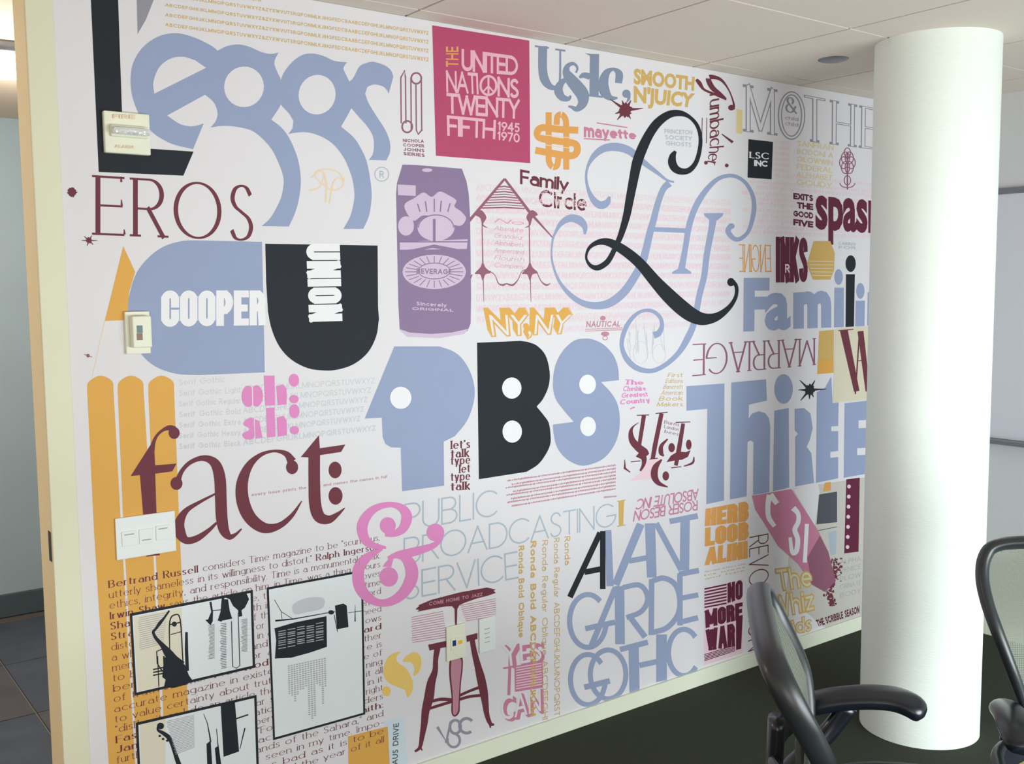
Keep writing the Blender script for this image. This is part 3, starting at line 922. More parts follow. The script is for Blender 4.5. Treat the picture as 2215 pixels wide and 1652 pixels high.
# ---- pale pink specimen rows behind the script monogram
g_ = G(1)
for k in range(13):
    y = 412 + 24 * k
    xl = 1030 if k < 12 else 1150
    a = wall(xl, y)
    zz = a[1]
    xe = 3.03 if k < 11 else 2.9
    n_ = .021
    t_ = (ABC * 6)[k * 2:k * 2 + 74]
    vs_, fs_ = layout(t_, wx=.055, seg=8, sp=.16)
    for dz in (0, -.032):
        g_.raw.append(([(a[0] + p * (xe - a[0]), zz + dz + q * n_) for p, q in vs_], fs_))
g_.build('specimen_lines', 'palepink', None, 'rows of pale pink small capitals behind the blue script monogram')
# ---- blue script monogram
mg = empty('monogram'); mg.parent = mur; mg['label'] = 'light blue script monogram with curling swashes'
P1 = [(1318, 425, 5), (1312, 438, 14), (1299, 444, 17), (1285, 435, 14), (1273, 414, 8), (1267, 385, 5), (1271, 359, 6), (1285, 336, 12), (1306, 321, 16), (1332, 318, 18), (1358, 325, 17),
      (1378, 340, 15), (1396, 355, 12), (1420, 373, 8), (1441, 389, 5), (1457, 394, 4)]
g_ = G(2).stroke(P1, smooth=6)
g_.stroke([(1447, 396, 16), (1434, 409, 13), (1422, 440, 13), (1413, 475, 14), (1405, 503, 15), (1396, 541, 16), (1388, 568, 17), (1372, 598, 17), (1349, 631, 18), (1320, 654, 18), (1290, 661, 16),
           (1259, 655, 13), (1231, 636, 10), (1207, 605, 6), (1193, 562, 4), (1194, 522, 4), (1202, 500, 6), (1214, 482, 11), (1233, 472, 16), (1253, 477, 18), (1264, 491, 12), (1264, 507, 4)], smooth=6)
g_.stroke([(1412, 496), (1488, 499)], 10)
g_.stroke([(1581, 486, 10), (1574, 500, 12), (1585, 515, 10), (1599, 517, 9), (1616, 503, 8), (1625, 480, 9), (1630, 451, 10), (1627, 423, 9), (1613, 397, 8), (1594, 383, 8), (1575, 380, 8), (1552, 387, 9),
           (1531, 406, 11), (1512, 432, 13), (1498, 461, 13), (1489, 491, 13), (1483, 527, 12), (1477, 562, 13), (1472, 588, 16)], smooth=6)
g_.poly([(1453, 588), (1468, 580), (1482, 580), (1494, 588), (1494, 592), (1453, 592)]).disc(1581, 489, 7, 6)
g_.build('letter', 'blue', mg)
g_ = G(2).poly([(1521, 461), (1564, 461), (1562, 467), (1551, 476), (1534, 476), (1523, 467)])
g_.stroke([(1542, 465, 17), (1539, 491, 14), (1528, 550, 13), (1522, 598, 13), (1512, 638, 13), (1500, 699, 13), (1486, 732, 14), (1467, 763, 11), (1438, 789, 10), (1408, 802, 10), (1377, 796, 12),
           (1354, 775, 12), (1344, 747, 9), (1349, 718, 10), (1363, 692, 9), (1384, 674, 7), (1408, 672, 8), (1426, 685, 8), (1431, 704, 9), (1424, 720, 13), (1413, 725, 15)], smooth=6)
g_.build('letter', 'blue', mg)
g_ = G(3).stroke([(1460, 327, 6), (1454, 338, 14), (1453, 352, 18), (1460, 365, 17), (1474, 371, 14), (1490, 368, 12), (1504, 352, 10), (1512, 326, 9), (1514, 298, 8), (1507, 272, 8), (1490, 253, 8),
                  (1469, 245, 13), (1446, 248, 16), (1422, 265, 19), (1403, 291, 20), (1387, 324, 22), (1377, 352, 22), (1370, 385, 20), (1361, 432, 18), (1354, 468, 16), (1342, 508, 13), (1332, 530, 11),
                  (1323, 550, 11), (1311, 568, 12), (1292, 579, 12), (1276, 574, 8), (1267, 557, 5), (1273, 537, 7), (1290, 525, 11), (1311, 523, 16), (1335, 533, 20), (1363, 552, 22), (1387, 574, 23),
                  (1415, 607, 26), (1443, 637, 31), (1472, 664, 33), (1497, 682, 31), (1521, 690, 26), (1549, 685, 18), (1575, 666, 11), (1590, 643, 8), (1592, 621, 8), (1584, 608, 9)], smooth=7)
g_.disc(1580, 610, 8, 9).build('letter', 'black', mg, ).__setitem__('label', 'large black script L crossing the blue monogram')
g_ = G(1)
rows(g_, ['PRINCETON', 'SOCIETY', 'GHOSTS'], (1436, 279), (1497, 282), (1494, 322), (1440, 318), .7, wx=.09, seg=10).build('lettering', 'thinblue', None, 'tiny blue-grey three-line word block inside the black script L')
g_ = G(1)
for k in range(7):
    rn = random.Random(k)
    g_.stroke([(1360 + 18 * k % 90 + rn.uniform(-5, 5), 690 + rn.uniform(0, 90)) for _ in range(5)], .9, smooth=3)
g_.ring(1385, 762, 16, 24, .9).ring(1425, 765, 14, 20, .9).build('line_drawing', 'lightgrey', None, 'very faint line sketch inside the lower blue curl')
# ---- rotated script word
g_ = G(2)
g_.stroke([(1584, 236, 9), (1586, 224, 4), (1576, 196, 3), (1560, 174, 6), (1542, 167, 9), (1531, 170, 11), (1540, 190, 11), (1556, 203, 8), (1570, 214, 3)], smooth=5).disc(1581, 233, 7, 6)
g_.stroke([(1505, 172, 6), (1512, 180, 9), (1522, 194, 5), (1545, 204, 5), (1570, 216, 3)], smooth=4)
g_.text('rumbac', ((1564, 208), (1564, 320), (1534, 318), (1534, 204)), wx=.075, wy=.03, seg=14, slant=-.35, sp=.02)
g_.text('her', ((1564, 320), (1552, 366), (1528, 356), (1534, 318)), wx=.07, wy=.03, seg=14, slant=-.2, sp=.02)
g_.stroke([(1518, 255), (1517, 300)], 1.5).stroke([(1528, 255), (1527, 310)], 1.5).stroke([(1560, 290), (1584, 308)], [2, 6]).disc(1526, 352, 4).disc(1571, 358, 4)
g_.build('lettering', 'maroon', None, 'maroon script word running downwards right of the black script L')
G(1).poly([(1592, 236), (1605, 238), (1604, 290), (1592, 288)]).build('colour_patch', 'paleyellow')
# ---- MOTHER
mo = empty('lettering'); mo.parent = mur; mo['label'] = 'tall grey outlined serif word MOTHER cut off by the column'
Q_ = ((1612, 183), (1682, 194), (1682, 294), (1612, 285))
Q2 = ((1738, 205), (1960, 247), (1958, 332), (1738, 305))
for lay, ink, hw_ in ((2, 'grey', None), (3, 'paper', (.05, .012))):
    g_ = G(lay).text('M', Q_, wx=.085, wy=.028, serif=.10, hw=hw_)
    g_.text('THER', Q2, wx=.085, wy=.028, serif=.08, sp=.14, hw=hw_, seg=30)
    if lay == 2: g_.ring(1711, 250, 25, 48, 9, n=40)
    else: g_.ring(1711, 250, 25, 48, 4, n=40)
    g_.build('letter', ink, mo)
g_ = G(2).text('&', ((1697, 208), (1723, 212), (1723, 246), (1697, 243)), wx=.07, wy=.03, seg=20)
rows(g_, ['child', 'child'], (1697, 250), (1726, 254), (1725, 278), (1697, 274), .7, wx=.05, seg=8).build('letter', 'grey', mo)
# ---- black square and neighbouring blocks
bs = G(2).poly([(1618, 301), (1671, 307), (1668, 388), (1616, 384)]).build('square', 'black', None, 'small black square with white letters below the tall outlined word')
g_ = G(3).text('LSC', ((1620, 328), (1664, 331), (1664, 345), (1620, 342)), wx=.1, wy=.05, serif=.05, sp=.02).text('INC', ((1630, 346), (1660, 348), (1660, 361), (1630, 359)), wx=.12, sp=.02).build('lettering', 'white', bs)
g_ = G(1)
for k in range(17):
    y = 310 + 12.2 * k
    xl = 1674 if k < 7 else 1600 + (k * 17) % 50
    a = wall(xl, y); xe = wall(1708 if k < 6 else 1890, y)[0]
    vs_, fs_ = layout((ABC.lower() * 4)[:int((xe - a[0]) * 42) + 4], wx=.08, seg=6, sp=.2)
    g_.raw.append(([(a[0] + p * (xe - a[0]), a[1] + q * .017) for p, q in vs_], fs_))
g_.build('specimen_lines', 'palepink', None, 'faint pink lines of tiny text around the small black square')
g_ = rows(G(2), ['SANFRAN', 'BODONI A', 'GLOWWIN', 'FEDERAL', 'ALPHABET', 'GOUDY'], (1724, 304), (1802, 314), (1798, 412), (1722, 404), .7, wx=.07, seg=8, sp=.12).build('lettering', 'paleyellow', None, 'pale yellow stacked text block left of the column')
g_ = G(2)
for k in range(6):
    a = k * 60
    g_.ring(1832 + 8 * cos(radians(a)), 352 + 12 * sin(radians(a)), 9, 13, 2, n=16)
for dy, s_ in ((38, 1), (-22, -1)):
    g_.ring(1832, 352 + dy, 7, 10, 2, n=16)
g_.ring(1832, 396, 16, 10, 2, a0=0, a1=180, n=16).stroke([(1832, 330), (1832, 410)], 3).build('emblem', 'stem', None, 'small maroon knotted rosette emblem beside the column')
# ---- spa...
g_ = G(2).text('spasm', ((1763, 384), (1922, 400), (1922, 507), (1763, 495)), font='I', off=.035)
rows(g_, ['EXITS', ' THE', 'GOOD', 'FIVE'], (1715, 417), (1758, 422), (1758, 498), (1715, 492), .72, wx=.13, seg=8, sp=.02)
g_.build('lettering', 'wine', None, 'heavy wine-red lower-case word cut off by the column')
g_ = G(2).text('ENGINE', ((1596, 528), (1666, 530), (1667, 588), (1597, 588)), wx=.06, wy=.02, serif=.05, mirror=True, sp=.02).build('lettering', 'orange', None, 'orange mirrored narrow serif word')
hb = G(2).text('INKS', ((1677, 512), (1746, 514), (1746, 610), (1677, 611)), blk=True, wx=.11, wy=.1, sp=.015).build('lettering', 'wine', None, 'wine-red condensed slab word above the blue word')
G(3).text('R', ((1697, 571), (1707, 571), (1707, 590), (1697, 590)), wx=.1).build('lettering', 'palepink', hb)
z8 = Z(1540, 420, 6.12)
hx = G(2).poly([(1340, 620), (1560, 620), (1620, 780), (1610, 1010), (1560, 1130), (1330, 1130), (1250, 930)], z=z8).build('emblem', 'ochre', None, 'ochre striped hexagon')
bars(G(3), 5, (1270, 880), (1610, 885), (1580, 1120), (1330, 1115), .22, z=z8).build('stripes', 'cream', hx)
rows(G(2), ['CARING', 'FOR'], (1812, 523), (1850, 525), (1850, 541), (1814, 540), .75, wx=.08, seg=8).build('lettering', 'thinblue')
# ---- Families
fm = empty('lettering'); fm.parent = mur; fm['label'] = 'heavy blue word Families with one black i'
G(2).text('F', ((1608, 594), (1664, 594), (1661, 715), (1607, 717)), font='I', off=.05).build('letter', 'blue', fm)
G(2).text('a', ((1653, 594), (1709, 590), (1709, 712), (1653, 714)), font='I', off=.04).build('letter', 'blue', fm)
G(2).text('m', ((1715, 594), (1797, 590), (1797, 708), (1715, 711)), font='I', off=.06).build('letter', 'blue', fm)
G(2).disc(1813, 599, 9, 17).poly([(1804, 622), (1824, 622), (1824, 707), (1803, 708)]).build('letter', 'blue', fm)
G(3).disc(1839, 570, 11, 18).poly([(1829, 593), (1848, 593), (1846, 706), (1828, 707)]).build('letter', 'black', fm)
G(2).disc(1860, 629, 9, 17).poly([(1850, 650), (1870, 650), (1869, 705), (1849, 706)]).build('letter', 'blue', fm)
G(2).poly([(1876, 632), (1900, 628), (1900, 703), (1875, 704)]).build('letter', 'blue', fm)
# ---- MARRIAGE upside down
G(2).text('MARRIAGE', ((1762, 789), (1493, 814), (1494, 744), (1762, 731)), wx=.045, wy=.018, serif=.06, sp=.03, seg=30).build('lettering', 'stem', None, 'thin maroon serif word MARRIAGE printed upside down')
yb_ = G(2).poly([(1771, 716), (1803, 713), (1802, 806), (1767, 809)]).build('colour_block', 'ochre')
G(3).poly([(1768, 780), (1802, 777), (1802, 806), (1767, 809)]).build('colour_block', 'yellow', yb_)
wp = G(3).poly([(1806, 711), (1905, 703), (1903, 862), (1801, 870)]).build('panel', 'cream', None, 'beige panel with a huge maroon W beside the column')
g_ = G(4).stroke([(1824, 714), (1852, 846)], [17, 12]).stroke([(1858, 716), (1849, 852)], [3, 3]).stroke([(1860, 716), (1876, 846)], [13, 10]).stroke([(1896, 716), (1878, 846)], 3).stroke([(1812, 715), (1845, 712)], 2)
g_.stroke([(1855, 780), (1866, 779)], 1.5).build('letter', 'maroon', wp)
# ---- ThirtEEn
th = empty('lettering'); th.parent = mur; th['label'] = 'huge blue condensed word Thirteen beside the column'
G(2).poly([(1484, 835), (1566, 829), (1565, 1082), (1527, 1090), (1529, 884), (1484, 888)]).build('letter', 'blue', th)
z3 = Z(1480, 680, 5.245)
G(2).poly([(1581, 827), (1656, 820), (1658, 866), (1619, 875), (1618, 905), (1626, 894), (1640, 889), (1654, 893), (1662, 904), (1665, 920), (1663, 1064), (1628, 1070), (1629, 956), (1622, 952), (1616, 956), (1614, 1073), (1578, 1080)]).build('letter', 'blue', th)
G(2).disc(1694, 841, 20, 32).poly([(1674, 888), (1705, 882), (1706, 1054), (1671, 1062)]).build('letter', 'blue', th)
G(2).poly([(1718, 884), (1738, 882), (1752, 894), (1757, 925), (1751, 950), (1744, 966), (1754, 980), (1760, 1044), (1728, 1050), (1719, 1052), (1719, 945), (1725, 938), (1718, 930)]).build('letter', 'blue', th)
G(2).poly([(1797, 814), (1800, 872), (1813, 870), (1812, 921), (1797, 922), (1797, 932), (1812, 932), (1812, 975), (1795, 977), (1795, 990), (1812, 988), (1812, 1034), (1764, 1044), (1766, 848), (1784, 838)]).build('letter', 'blue', th)
G(2).poly([(1826, 872), (1876, 866), (1876, 908), (1856, 909), (1856, 926), (1876, 925), (1875, 968), (1853, 969), (1853, 984), (1875, 983), (1874, 1024), (1824, 1033)]).build('letter', 'blue', th)
G(2).poly([(1883, 866), (1910, 862), (1908, 1018), (1881, 1023)]).build('letter', 'blue', th)
# ---- COOPER UNION
cu_ = empty('emblem'); cu_.parent = mur; cu_['label'] = 'round blue C with white word COOPER and black U with white word UNION turned sideways'
G(1).poly([(566, 523)] + sm([(430, 520), (395, 521), (354, 533), (321, 557), (295, 590), (280, 635), (276, 680), (284, 725), (303, 763), (335, 792), (380, 808), (430, 811)], 4) + [(572, 805), (570, 700)]).build('letter', 'blue', cu_)
G(2).text('COOPER', ((348, 628), (574, 628), (574, 703), (348, 707)), blk=True, wx=.1, wy=.1, sp=.02, seg=32).build('lettering', 'white', cu_)
G(1).poly([(573, 527), (816, 531), (817, 663)] + sm([(819, 690), (813, 727), (795, 762), (765, 787), (730, 799), (700, 801), (665, 796), (630, 778), (604, 750), (587, 712), (579, 675)], 4) + [(575, 609)]).build('letter', 'black', cu_)
G(2).text('UNION', ((734, 527), (740, 694), (668, 696), (661, 527)), blk=True, wx=.105, wy=.1, sp=.025, seg=32).build('lettering', 'white', cu_)
# ---- pencil
pn = empty('pencil_drawing'); pn.parent = mur; pn['label'] = 'large yellow pencil shape of three rounded stripes with a pointed tip'
G(1).poly([(266, 532), (292, 588), (279, 630), (276, 680), (278, 692), (226, 694)]).build('pencil_point', 'yellow', pn)
G(1).stroke([(226, 694), (199, 815)], 1.8).build('pencil_edge', 'peach', pn)
for (a, b), (c0, c1), (d0, d1) in (((188, 245), (203, 262), (235, 292)), ((254, 310), (267, 329), (297, 352)), ((320, 376), (334, 388), (358, 412))):
    tp = sm([(a, 846), (a + 3, 826), ((a + b) / 2, 812), (b - 3, 824), (b, 844)], 5)
    G(1).poly(tp + [(c1, 1150), (d1, 1655), (d1 + 17, 1930), (d0 + 17, 1930), (d0, 1655), (c0, 1150)]).build('stripe', 'yellow', pn)
# ---- fact:
fc = empty('lettering'); fc.parent = mur; fc['label'] = 'large maroon serif word fact followed by a colon'
g_ = G(3).poly([(302, 1027), (282, 1029), (328, 957), (333, 968), (335, 1006), (381, 1002), (372, 1019), (335, 1024), (338, 1113), (345, 1200), (316, 1203), (309, 1113)])
g_.stroke([(328, 972, 12), (332, 955, 8), (340, 940, 6), (353, 929, 7), (366, 925, 12), (376, 930, 18)], smooth=5).disc(376, 936, 12, 13).build('letter', 'maroon', fc)
g_ = G(3).disc(381, 1045, 13, 14).stroke([(385, 1036, 12), (393, 1018, 9), (409, 1001, 9), (432, 991, 11), (452, 993, 16), (467, 1006, 22), (475, 1035, 25), (477, 1080, 25), (479, 1120, 25), (484, 1146, 22),
                                          (495, 1160, 14), (508, 1156, 7), (522, 1143, 3)], smooth=6)
g_.stroke([(468, 1066, 4), (430, 1086, 7), (402, 1104, 12), (388, 1128, 21), (388, 1150, 25), (402, 1168, 16), (425, 1164, 14), (450, 1147, 9), (468, 1130, 5)], smooth=6).build('letter', 'maroon', fc)
g_ = G(3).disc(631, 1010, 13, 15).stroke([(631, 998, 20), (618, 981, 12), (592, 975, 6), (562, 984, 9), (537, 1008, 17), (523, 1045, 25), (525, 1085, 28), (541, 1120, 27), (570, 1141, 23), (602, 1137, 14), (630, 1115, 9), (652, 1083, 2)], smooth=6)
g_.build('letter', 'maroon', fc)
g_ = G(3).poly([(650, 988), (689, 941), (691, 969), (746, 961), (737, 977), (691, 984), (691, 990)]).stroke([(679, 975, 25), (679, 1040, 25), (681, 1090, 26), (690, 1117, 25), (710, 1123, 18), (729, 1112, 9), (745, 1098, 2)], smooth=6)
g_.build('letter', 'maroon', fc)
G(3).disc(724, 1016, 14, 18).build('dot', 'maroon', fc)
G(3).disc(725, 1072, 15, 19).build('dot', 'maroon', fc)
G(2).text('every issue prints the facts and names the names in full', ((543, 1066), (836, 1027), (836, 1033), (543, 1073)), wx=.07, seg=6).build('small_print', 'softred')
# ---- oh! ah!
oh = G(3)
oh.disc(536, 857, 14, 23).disc(554, 856, 14, 23)
oh.poly([(570, 812), (593, 812), (594, 876), (573, 877)]).poly([(597, 835), (612, 831), (619, 840), (619, 874), (600, 876)])
oh.disc(635, 822, 11, 14).disc(635, 863, 10, 9)
oh.spoly([(526, 918), (534, 906), (548, 904), (549, 918), (548, 947), (530, 949), (524, 938), (540, 928)]).poly([(551, 906), (560, 910), (567, 946), (552, 948)])
oh.poly([(575, 882), (593, 881), (595, 944), (577, 946)]).poly([(598, 903), (612, 899), (619, 908), (620, 941), (600, 944)])
oh.disc(636, 889, 11, 15).disc(636, 930, 10, 9)
oh.build('lettering', 'pink', None, 'pink fat-face words oh! ah! stacked')
G(4).stroke([(545, 836), (546, 879)], 2).stroke([(595, 836), (597, 876)], 1.5).stroke([(549, 904), (551, 948)], 1.5).stroke([(596, 904), (598, 945)], 1.5).build('cut_line', 'paper')
g_ = G(1)
nm = ['Serif Gothic', 'Serif Gothic Light', 'Serif Gothic Regular', 'Serif Gothic Bold', 'Serif Gothic Extra', 'Serif Gothic Heavy', 'Serif Gothic Black']
for k, s_ in enumerate(nm):
    y = 833 + 23 * k
    g_.text(s_, ((387, y - 12), (486 if k == 0 else 520, y - 12 - (9 if k == 0 else 8)), (486 if k == 0 else 520, y - 7), (387, y)), wx=.05 + .008 * k, seg=8, serif=.02)
    if k:
        yr = 931 - 20.5 * (6 - k)
        xe = 812 if k == 6 else min(812, 828 - (yr - 780) * .38)
        g_.text('ABCDEFGHIJKLMNOPQRSTUVWXYZ', ((525, y - 22), (xe, yr - 12), (xe, yr), (525, y - 8)), wx=.05 + .008 * k, seg=8)
g_.build('specimen_lines', 'lightgrey', None, 'pale grey type specimen lines above the word fact')
# ---- P head, B, S
pb = empty('lettering'); pb.parent = mur; pb['label'] = 'blue P shaped as a head profile, black B and blue S with round white holes'
G(1).poly([(852, 749), (788, 905), (825, 903), (827, 945), (833, 960), (845, 967), (866, 968), (869, 1062), (960, 1050), (959, 955)] + sm([(983, 943), (1008, 912), (1022, 877), (1026, 843), (1018, 808), (1001, 778), (980, 760), (950, 749)], 4)).build('letter', 'blue', pb)
G(1).poly([(1031, 741), (1125, 737)] + sm([(1140, 739), (1160, 747), (1179, 768), (1188, 803), (1186, 834), (1174, 862), (1160, 879)], 4) + sm([(1174, 896), (1186, 914), (1190, 940), (1189, 962), (1178, 985), (1162, 1005), (1138, 1020)], 4) + [(1035, 1036)]).build('letter', 'black', pb)
G(1).poly(sm([(1338, 822), (1336, 795), (1326, 768), (1306, 746), (1285, 735), (1265, 732), (1240, 737), (1214, 762), (1199, 795), (1195, 834), (1201, 862), (1216, 884), (1240, 912)], 4) +
          [(1195, 918)] + sm([(1196, 935), (1202, 962), (1214, 982), (1233, 998), (1261, 1007), (1297, 996), (1320, 975), (1335, 945), (1340, 910), (1335, 874), (1320, 848), (1299, 826)], 4)).build('letter', 'blue', pb)
for q_ in ((866, 860, 23, 24), (1106, 839, 21, 23), (1107, 933, 21, 24), (1270, 831, 18, 21), (1271, 922, 17, 21)): G(2).disc(*q_).build('counter', 'white', pb)
g_ = G(1)
for s_, x0, x1, y in (("let's", 974, 1018, 971), ('talk', 974, 1016, 990), ('type', 974, 1018, 1005), ('let', 992, 1018, 1023), ('type', 974, 1018, 1040), ('talk', 974, 1018, 1061)):
    g_.text(s_, ((x0, y - 18), (x1, y - 21), (x1, y - 3), (x0, y)), wx=.12, wy=.035, serif=.09, seg=14, sp=.0)
g_.build('lettering', 'maroon', None, 'small maroon column reading talk type between the blue P and black B')
g_ = G(1)
for k in range(9):
    a, b = (1096 - 2 * (k % 3) + (12 if k % 2 else 0), 1041 + 7.8 * k), (1331, 1007 + 7.3 * k)
    if k == 8: a, b = (1305, 1077), (1333, 1074)
    g_.text((ABC.lower() * 3)[k:k + 60 if k < 8 else 16], ((a[0], a[1] - 4), (b[0], b[1] - 4), (b[0], b[1]), a), wx=.16, seg=6, sp=.06)
g_.build('small_print', 'softred', None, 'block of tiny red text under the black B')
# ---- PUBLIC BROADCASTING SERVICE
g_ = G(1)
g_.text('PUBLIC', ((874, 1089), (1075, 1057), (1075, 1115), (874, 1148)), wx=.03, sp=.06, seg=40)
g_.text('BROADCASTING', ((872, 1163), (1330, 1086), (1330, 1137), (872, 1222)), wx=.03, sp=.05, seg=40)
g_.text('SERVICE', ((874, 1238), (1118, 1191), (1121, 1250), (874, 1298)), wx=.03, sp=.06, seg=40)
g_.build('lettering', 'thinblue', None, 'thin grey-blue three-line lettering PUBLIC BROADCASTING SERVICE')
# ---- pink ampersand
g_ = G(4).disc(838, 1136, 17, 18)
g_.stroke([(832, 1157, 6), (852, 1154, 13), (871, 1142, 19), (879, 1118, 23), (870, 1100, 18), (848, 1091, 12), (820, 1095, 14), (797, 1110, 19), (783, 1135, 23), (786, 1160, 21), (801, 1177, 16), (834, 1184, 5)], smooth=6)
g_.stroke([(826, 1187, 5), (797, 1202, 17), (777, 1225, 24), (774, 1255, 26), (786, 1283, 24), (815, 1302, 16), (845, 1300, 18), (872, 1281, 23), (889, 1250, 27), (887, 1222, 26), (872, 1204, 18), (850, 1204, 7), (830, 1222, 3)], smooth=6)
g_.disc(840, 1247, 20, 21).stroke([(838, 1206, 6), (860, 1199, 14), (885, 1195, 19), (912, 1188, 17), (935, 1180, 13), (950, 1168, 9), (957, 1152, 5)], smooth=6).disc(941, 1151, 19, 19)
g_.poly([(826, 1225), (850, 1208), (845, 1226)])
g_.build('ampersand', 'pink', None, 'large pink ampersand overlapping the thin grey-blue lettering')
# ---- corkscrew stool
z = Z(860, 1250, 4.11)
cs = G(2).poly([(155, 275), (190, 245), (180, 240), (300, 190), (550, 125), (790, 82), (870, 100), (850, 112), (870, 130), (800, 155), (700, 180), (590, 218), (545, 240), (530, 270), (500, 270), (480, 248), (430, 250), (300, 272), (170, 298), (190, 282)], z=z)
cs.stroke([(515, 255), (515, 420)], [26, 16], z=z)
cs.poly([(268, 590), (432, 555), (432, 610), (280, 642)], z=z).poly([(606, 512), (706, 486), (706, 540), (612, 566)], z=z)
cs.stroke([(350, 620, 55), (335, 720, 45), (330, 820, 50), (295, 930, 75), (275, 1060, 85), (245, 1180, 70), (235, 1280, 60), (215, 1400, 45), (195, 1500, 30), (150, 1540, 18)], z=z, smooth=4)
cs.stroke([(195, 1490, 20), (215, 1530, 10)], z=z)
cs.stroke([(660, 550, 45), (680, 660, 50), (710, 780, 60), (735, 880, 75), (760, 1000, 75), (775, 1100, 60), (790, 1210, 45), (820, 1290, 35), (855, 1300, 16)], z=z, smooth=4).stroke([(815, 1280, 26), (822, 1330, 10)], z=z)
cs.stroke([(290, 1095, 26), (380, 1075, 30), (480, 1080, 30)], z=z, smooth=3).stroke([(270, 1160, 24), (380, 1125, 26), (480, 1095, 24)], z=z, smooth=3)
cs.stroke([(550, 1040, 26), (640, 1000, 24), (720, 970, 26)], z=z, smooth=3).stroke([(550, 1075, 26), (640, 1050, 26), (740, 1040, 26)], z=z, smooth=3)
cs = cs.build('stool_drawing', 'maroon', None, 'maroon ragged drawing of a stool with a corkscrew above the baseboard')
G(3).text('COME HOME TO JAZZ', ((270, 212), (745, 128), (750, 155), (275, 245)), z=z, wx=.1, seg=8, slant=.2).build('lettering', 'softred', cs)
G(3).spoly([(465, 700), (515, 690), (570, 705), (575, 800), (560, 930), (550, 1100), (545, 1190), (505, 1230), (475, 1190), (475, 1050), (455, 850)], z=z).build('cork', 'maroon', cs)
G(4).spoly([(478, 715), (515, 705), (558, 718), (562, 800), (548, 930), (538, 1100), (532, 1180), (505, 1215), (487, 1185), (487, 1050), (470, 850)], z=z).build('cork_face', 'softred', cs)
g_ = bars(G(2), 12, (118, 345), (400, 290), (435, 540), (112, 590), .32, z=z, jag=.05)
bars(g_, 9, (545, 240), (872, 178), (872, 350), (605, 395), .32, z=z, jag=.03).build('small_print', 'softred', None, 'thin red text lines on both sides of the corkscrew')
g_ = G(2).stroke([(350, 1320), (430, 1450), (470, 1270)], [26, 30, 20], z=z).ring(510, 1320, 48, 60, 24, z=z, n=24).ring(495, 1440, 55, 60, 22, z=z, a0=-70, a1=200, n=24).ring(610, 1310, 62, 65, 26, z=z, a0=50, a1=320, n=24)
g_.build('lettering', 'grey', None, 'grey rounded letters vgc under the stool drawing')
# ---- yellow S
z = Z(560, 1220, 5.5075)
g_ = G(2).spoly([(1680, 1040), (1560, 1080), (1490, 1200), (1485, 1320), (1545, 1410), (1650, 1460), (1735, 1500), (1765, 1580), (1815, 1530), (1832, 1420), (1800, 1320), (1740, 1230), (1645, 1160), (1640, 1090)], z=z)
g_.spoly([(1710, 1155), (1760, 1085), (1850, 1045), (1915, 1085), (1930, 1190), (1895, 1290), (1835, 1325), (1850, 1240), (1810, 1170)], z=z).disc(1515, 1510, 52, 60, z=z)
g_.build('letter', 'lightyellow', None, 'plump yellow S left of the stool drawing')
# ---- YES WE CAN
z = Z(860, 1250, 4.11)
g_ = G(2)
for k in range(4):
    g_.text('YES', ((915 + 6 * k, 585 + 4 * k), (1290 + 6 * k, 545 + 4 * k), (1285 + 6 * k, 735 + 4 * k), (945 + 6 * k, 800 + 4 * k)), z=z, font='I', off=.03)
    g_.text('CAN', ((915 + 6 * k, 1050 + 4 * k), (1275 + 6 * k, 965 + 4 * k), (1280 + 6 * k, 1190 + 4 * k), (925 + 6 * k, 1275 + 4 * k)), z=z, font='I', off=.03)
g_.poly([(1035, 780), (1285, 735), (1290, 970), (1040, 1010)], z=z).stroke([(1000, 640), (985, 1040)], 26, z=z).stroke([(935, 800), (1010, 790)], 16, z=z)
for p in g_.raw: pass
ys_ = g_.build('lettering', 'dustypink', None, 'pink shadowed block lettering right of the stool drawing')
G(3).text('YES', ((910, 580), (1280, 540), (1275, 725), (940, 790)), z=z, font='I', off=.0).text('CAN', ((910, 1045), (1265, 960), (1270, 1180), (920, 1265)), z=z, font='I', off=.0).build('letter_face', 'paper', ys_)
bars(G(3), 9, (1050, 790), (1275, 750), (1280, 960), (1050, 1000), .4, z=z).build('lines', 'palepink', ys_)
# ---- Ronda columns
g_ = G(4)
for s_, x0, y0, x1, y1, w_ in (('Ronda Bold Oblique', 1127, 1180, 1127, 1378, .09), ('Ronda Bold ABCDEFGHIJKLM', 1153, 1170, 1152, 1548, .1), ('Ronda Regular Oblique ABCDEFGHI', 1178, 1168, 1178, 1556, .05),
                               ('Ronda Regular ABCDEFGHIJKLMNOPQRST', 1203, 1163, 1204, 1548, .05), ('Ronda', 1226, 1160, 1227, 1221, .06)):
    g_.text(s_, ((x0 + 6, y0 - 1), (x1 + 6, y1 - 2), (x1 - 6, y1 + 1), (x0 - 6, y0)), wx=w_, seg=10)
g_.build('specimen_lines', 'ochre', None, 'ochre columns of type specimen text running downwards')
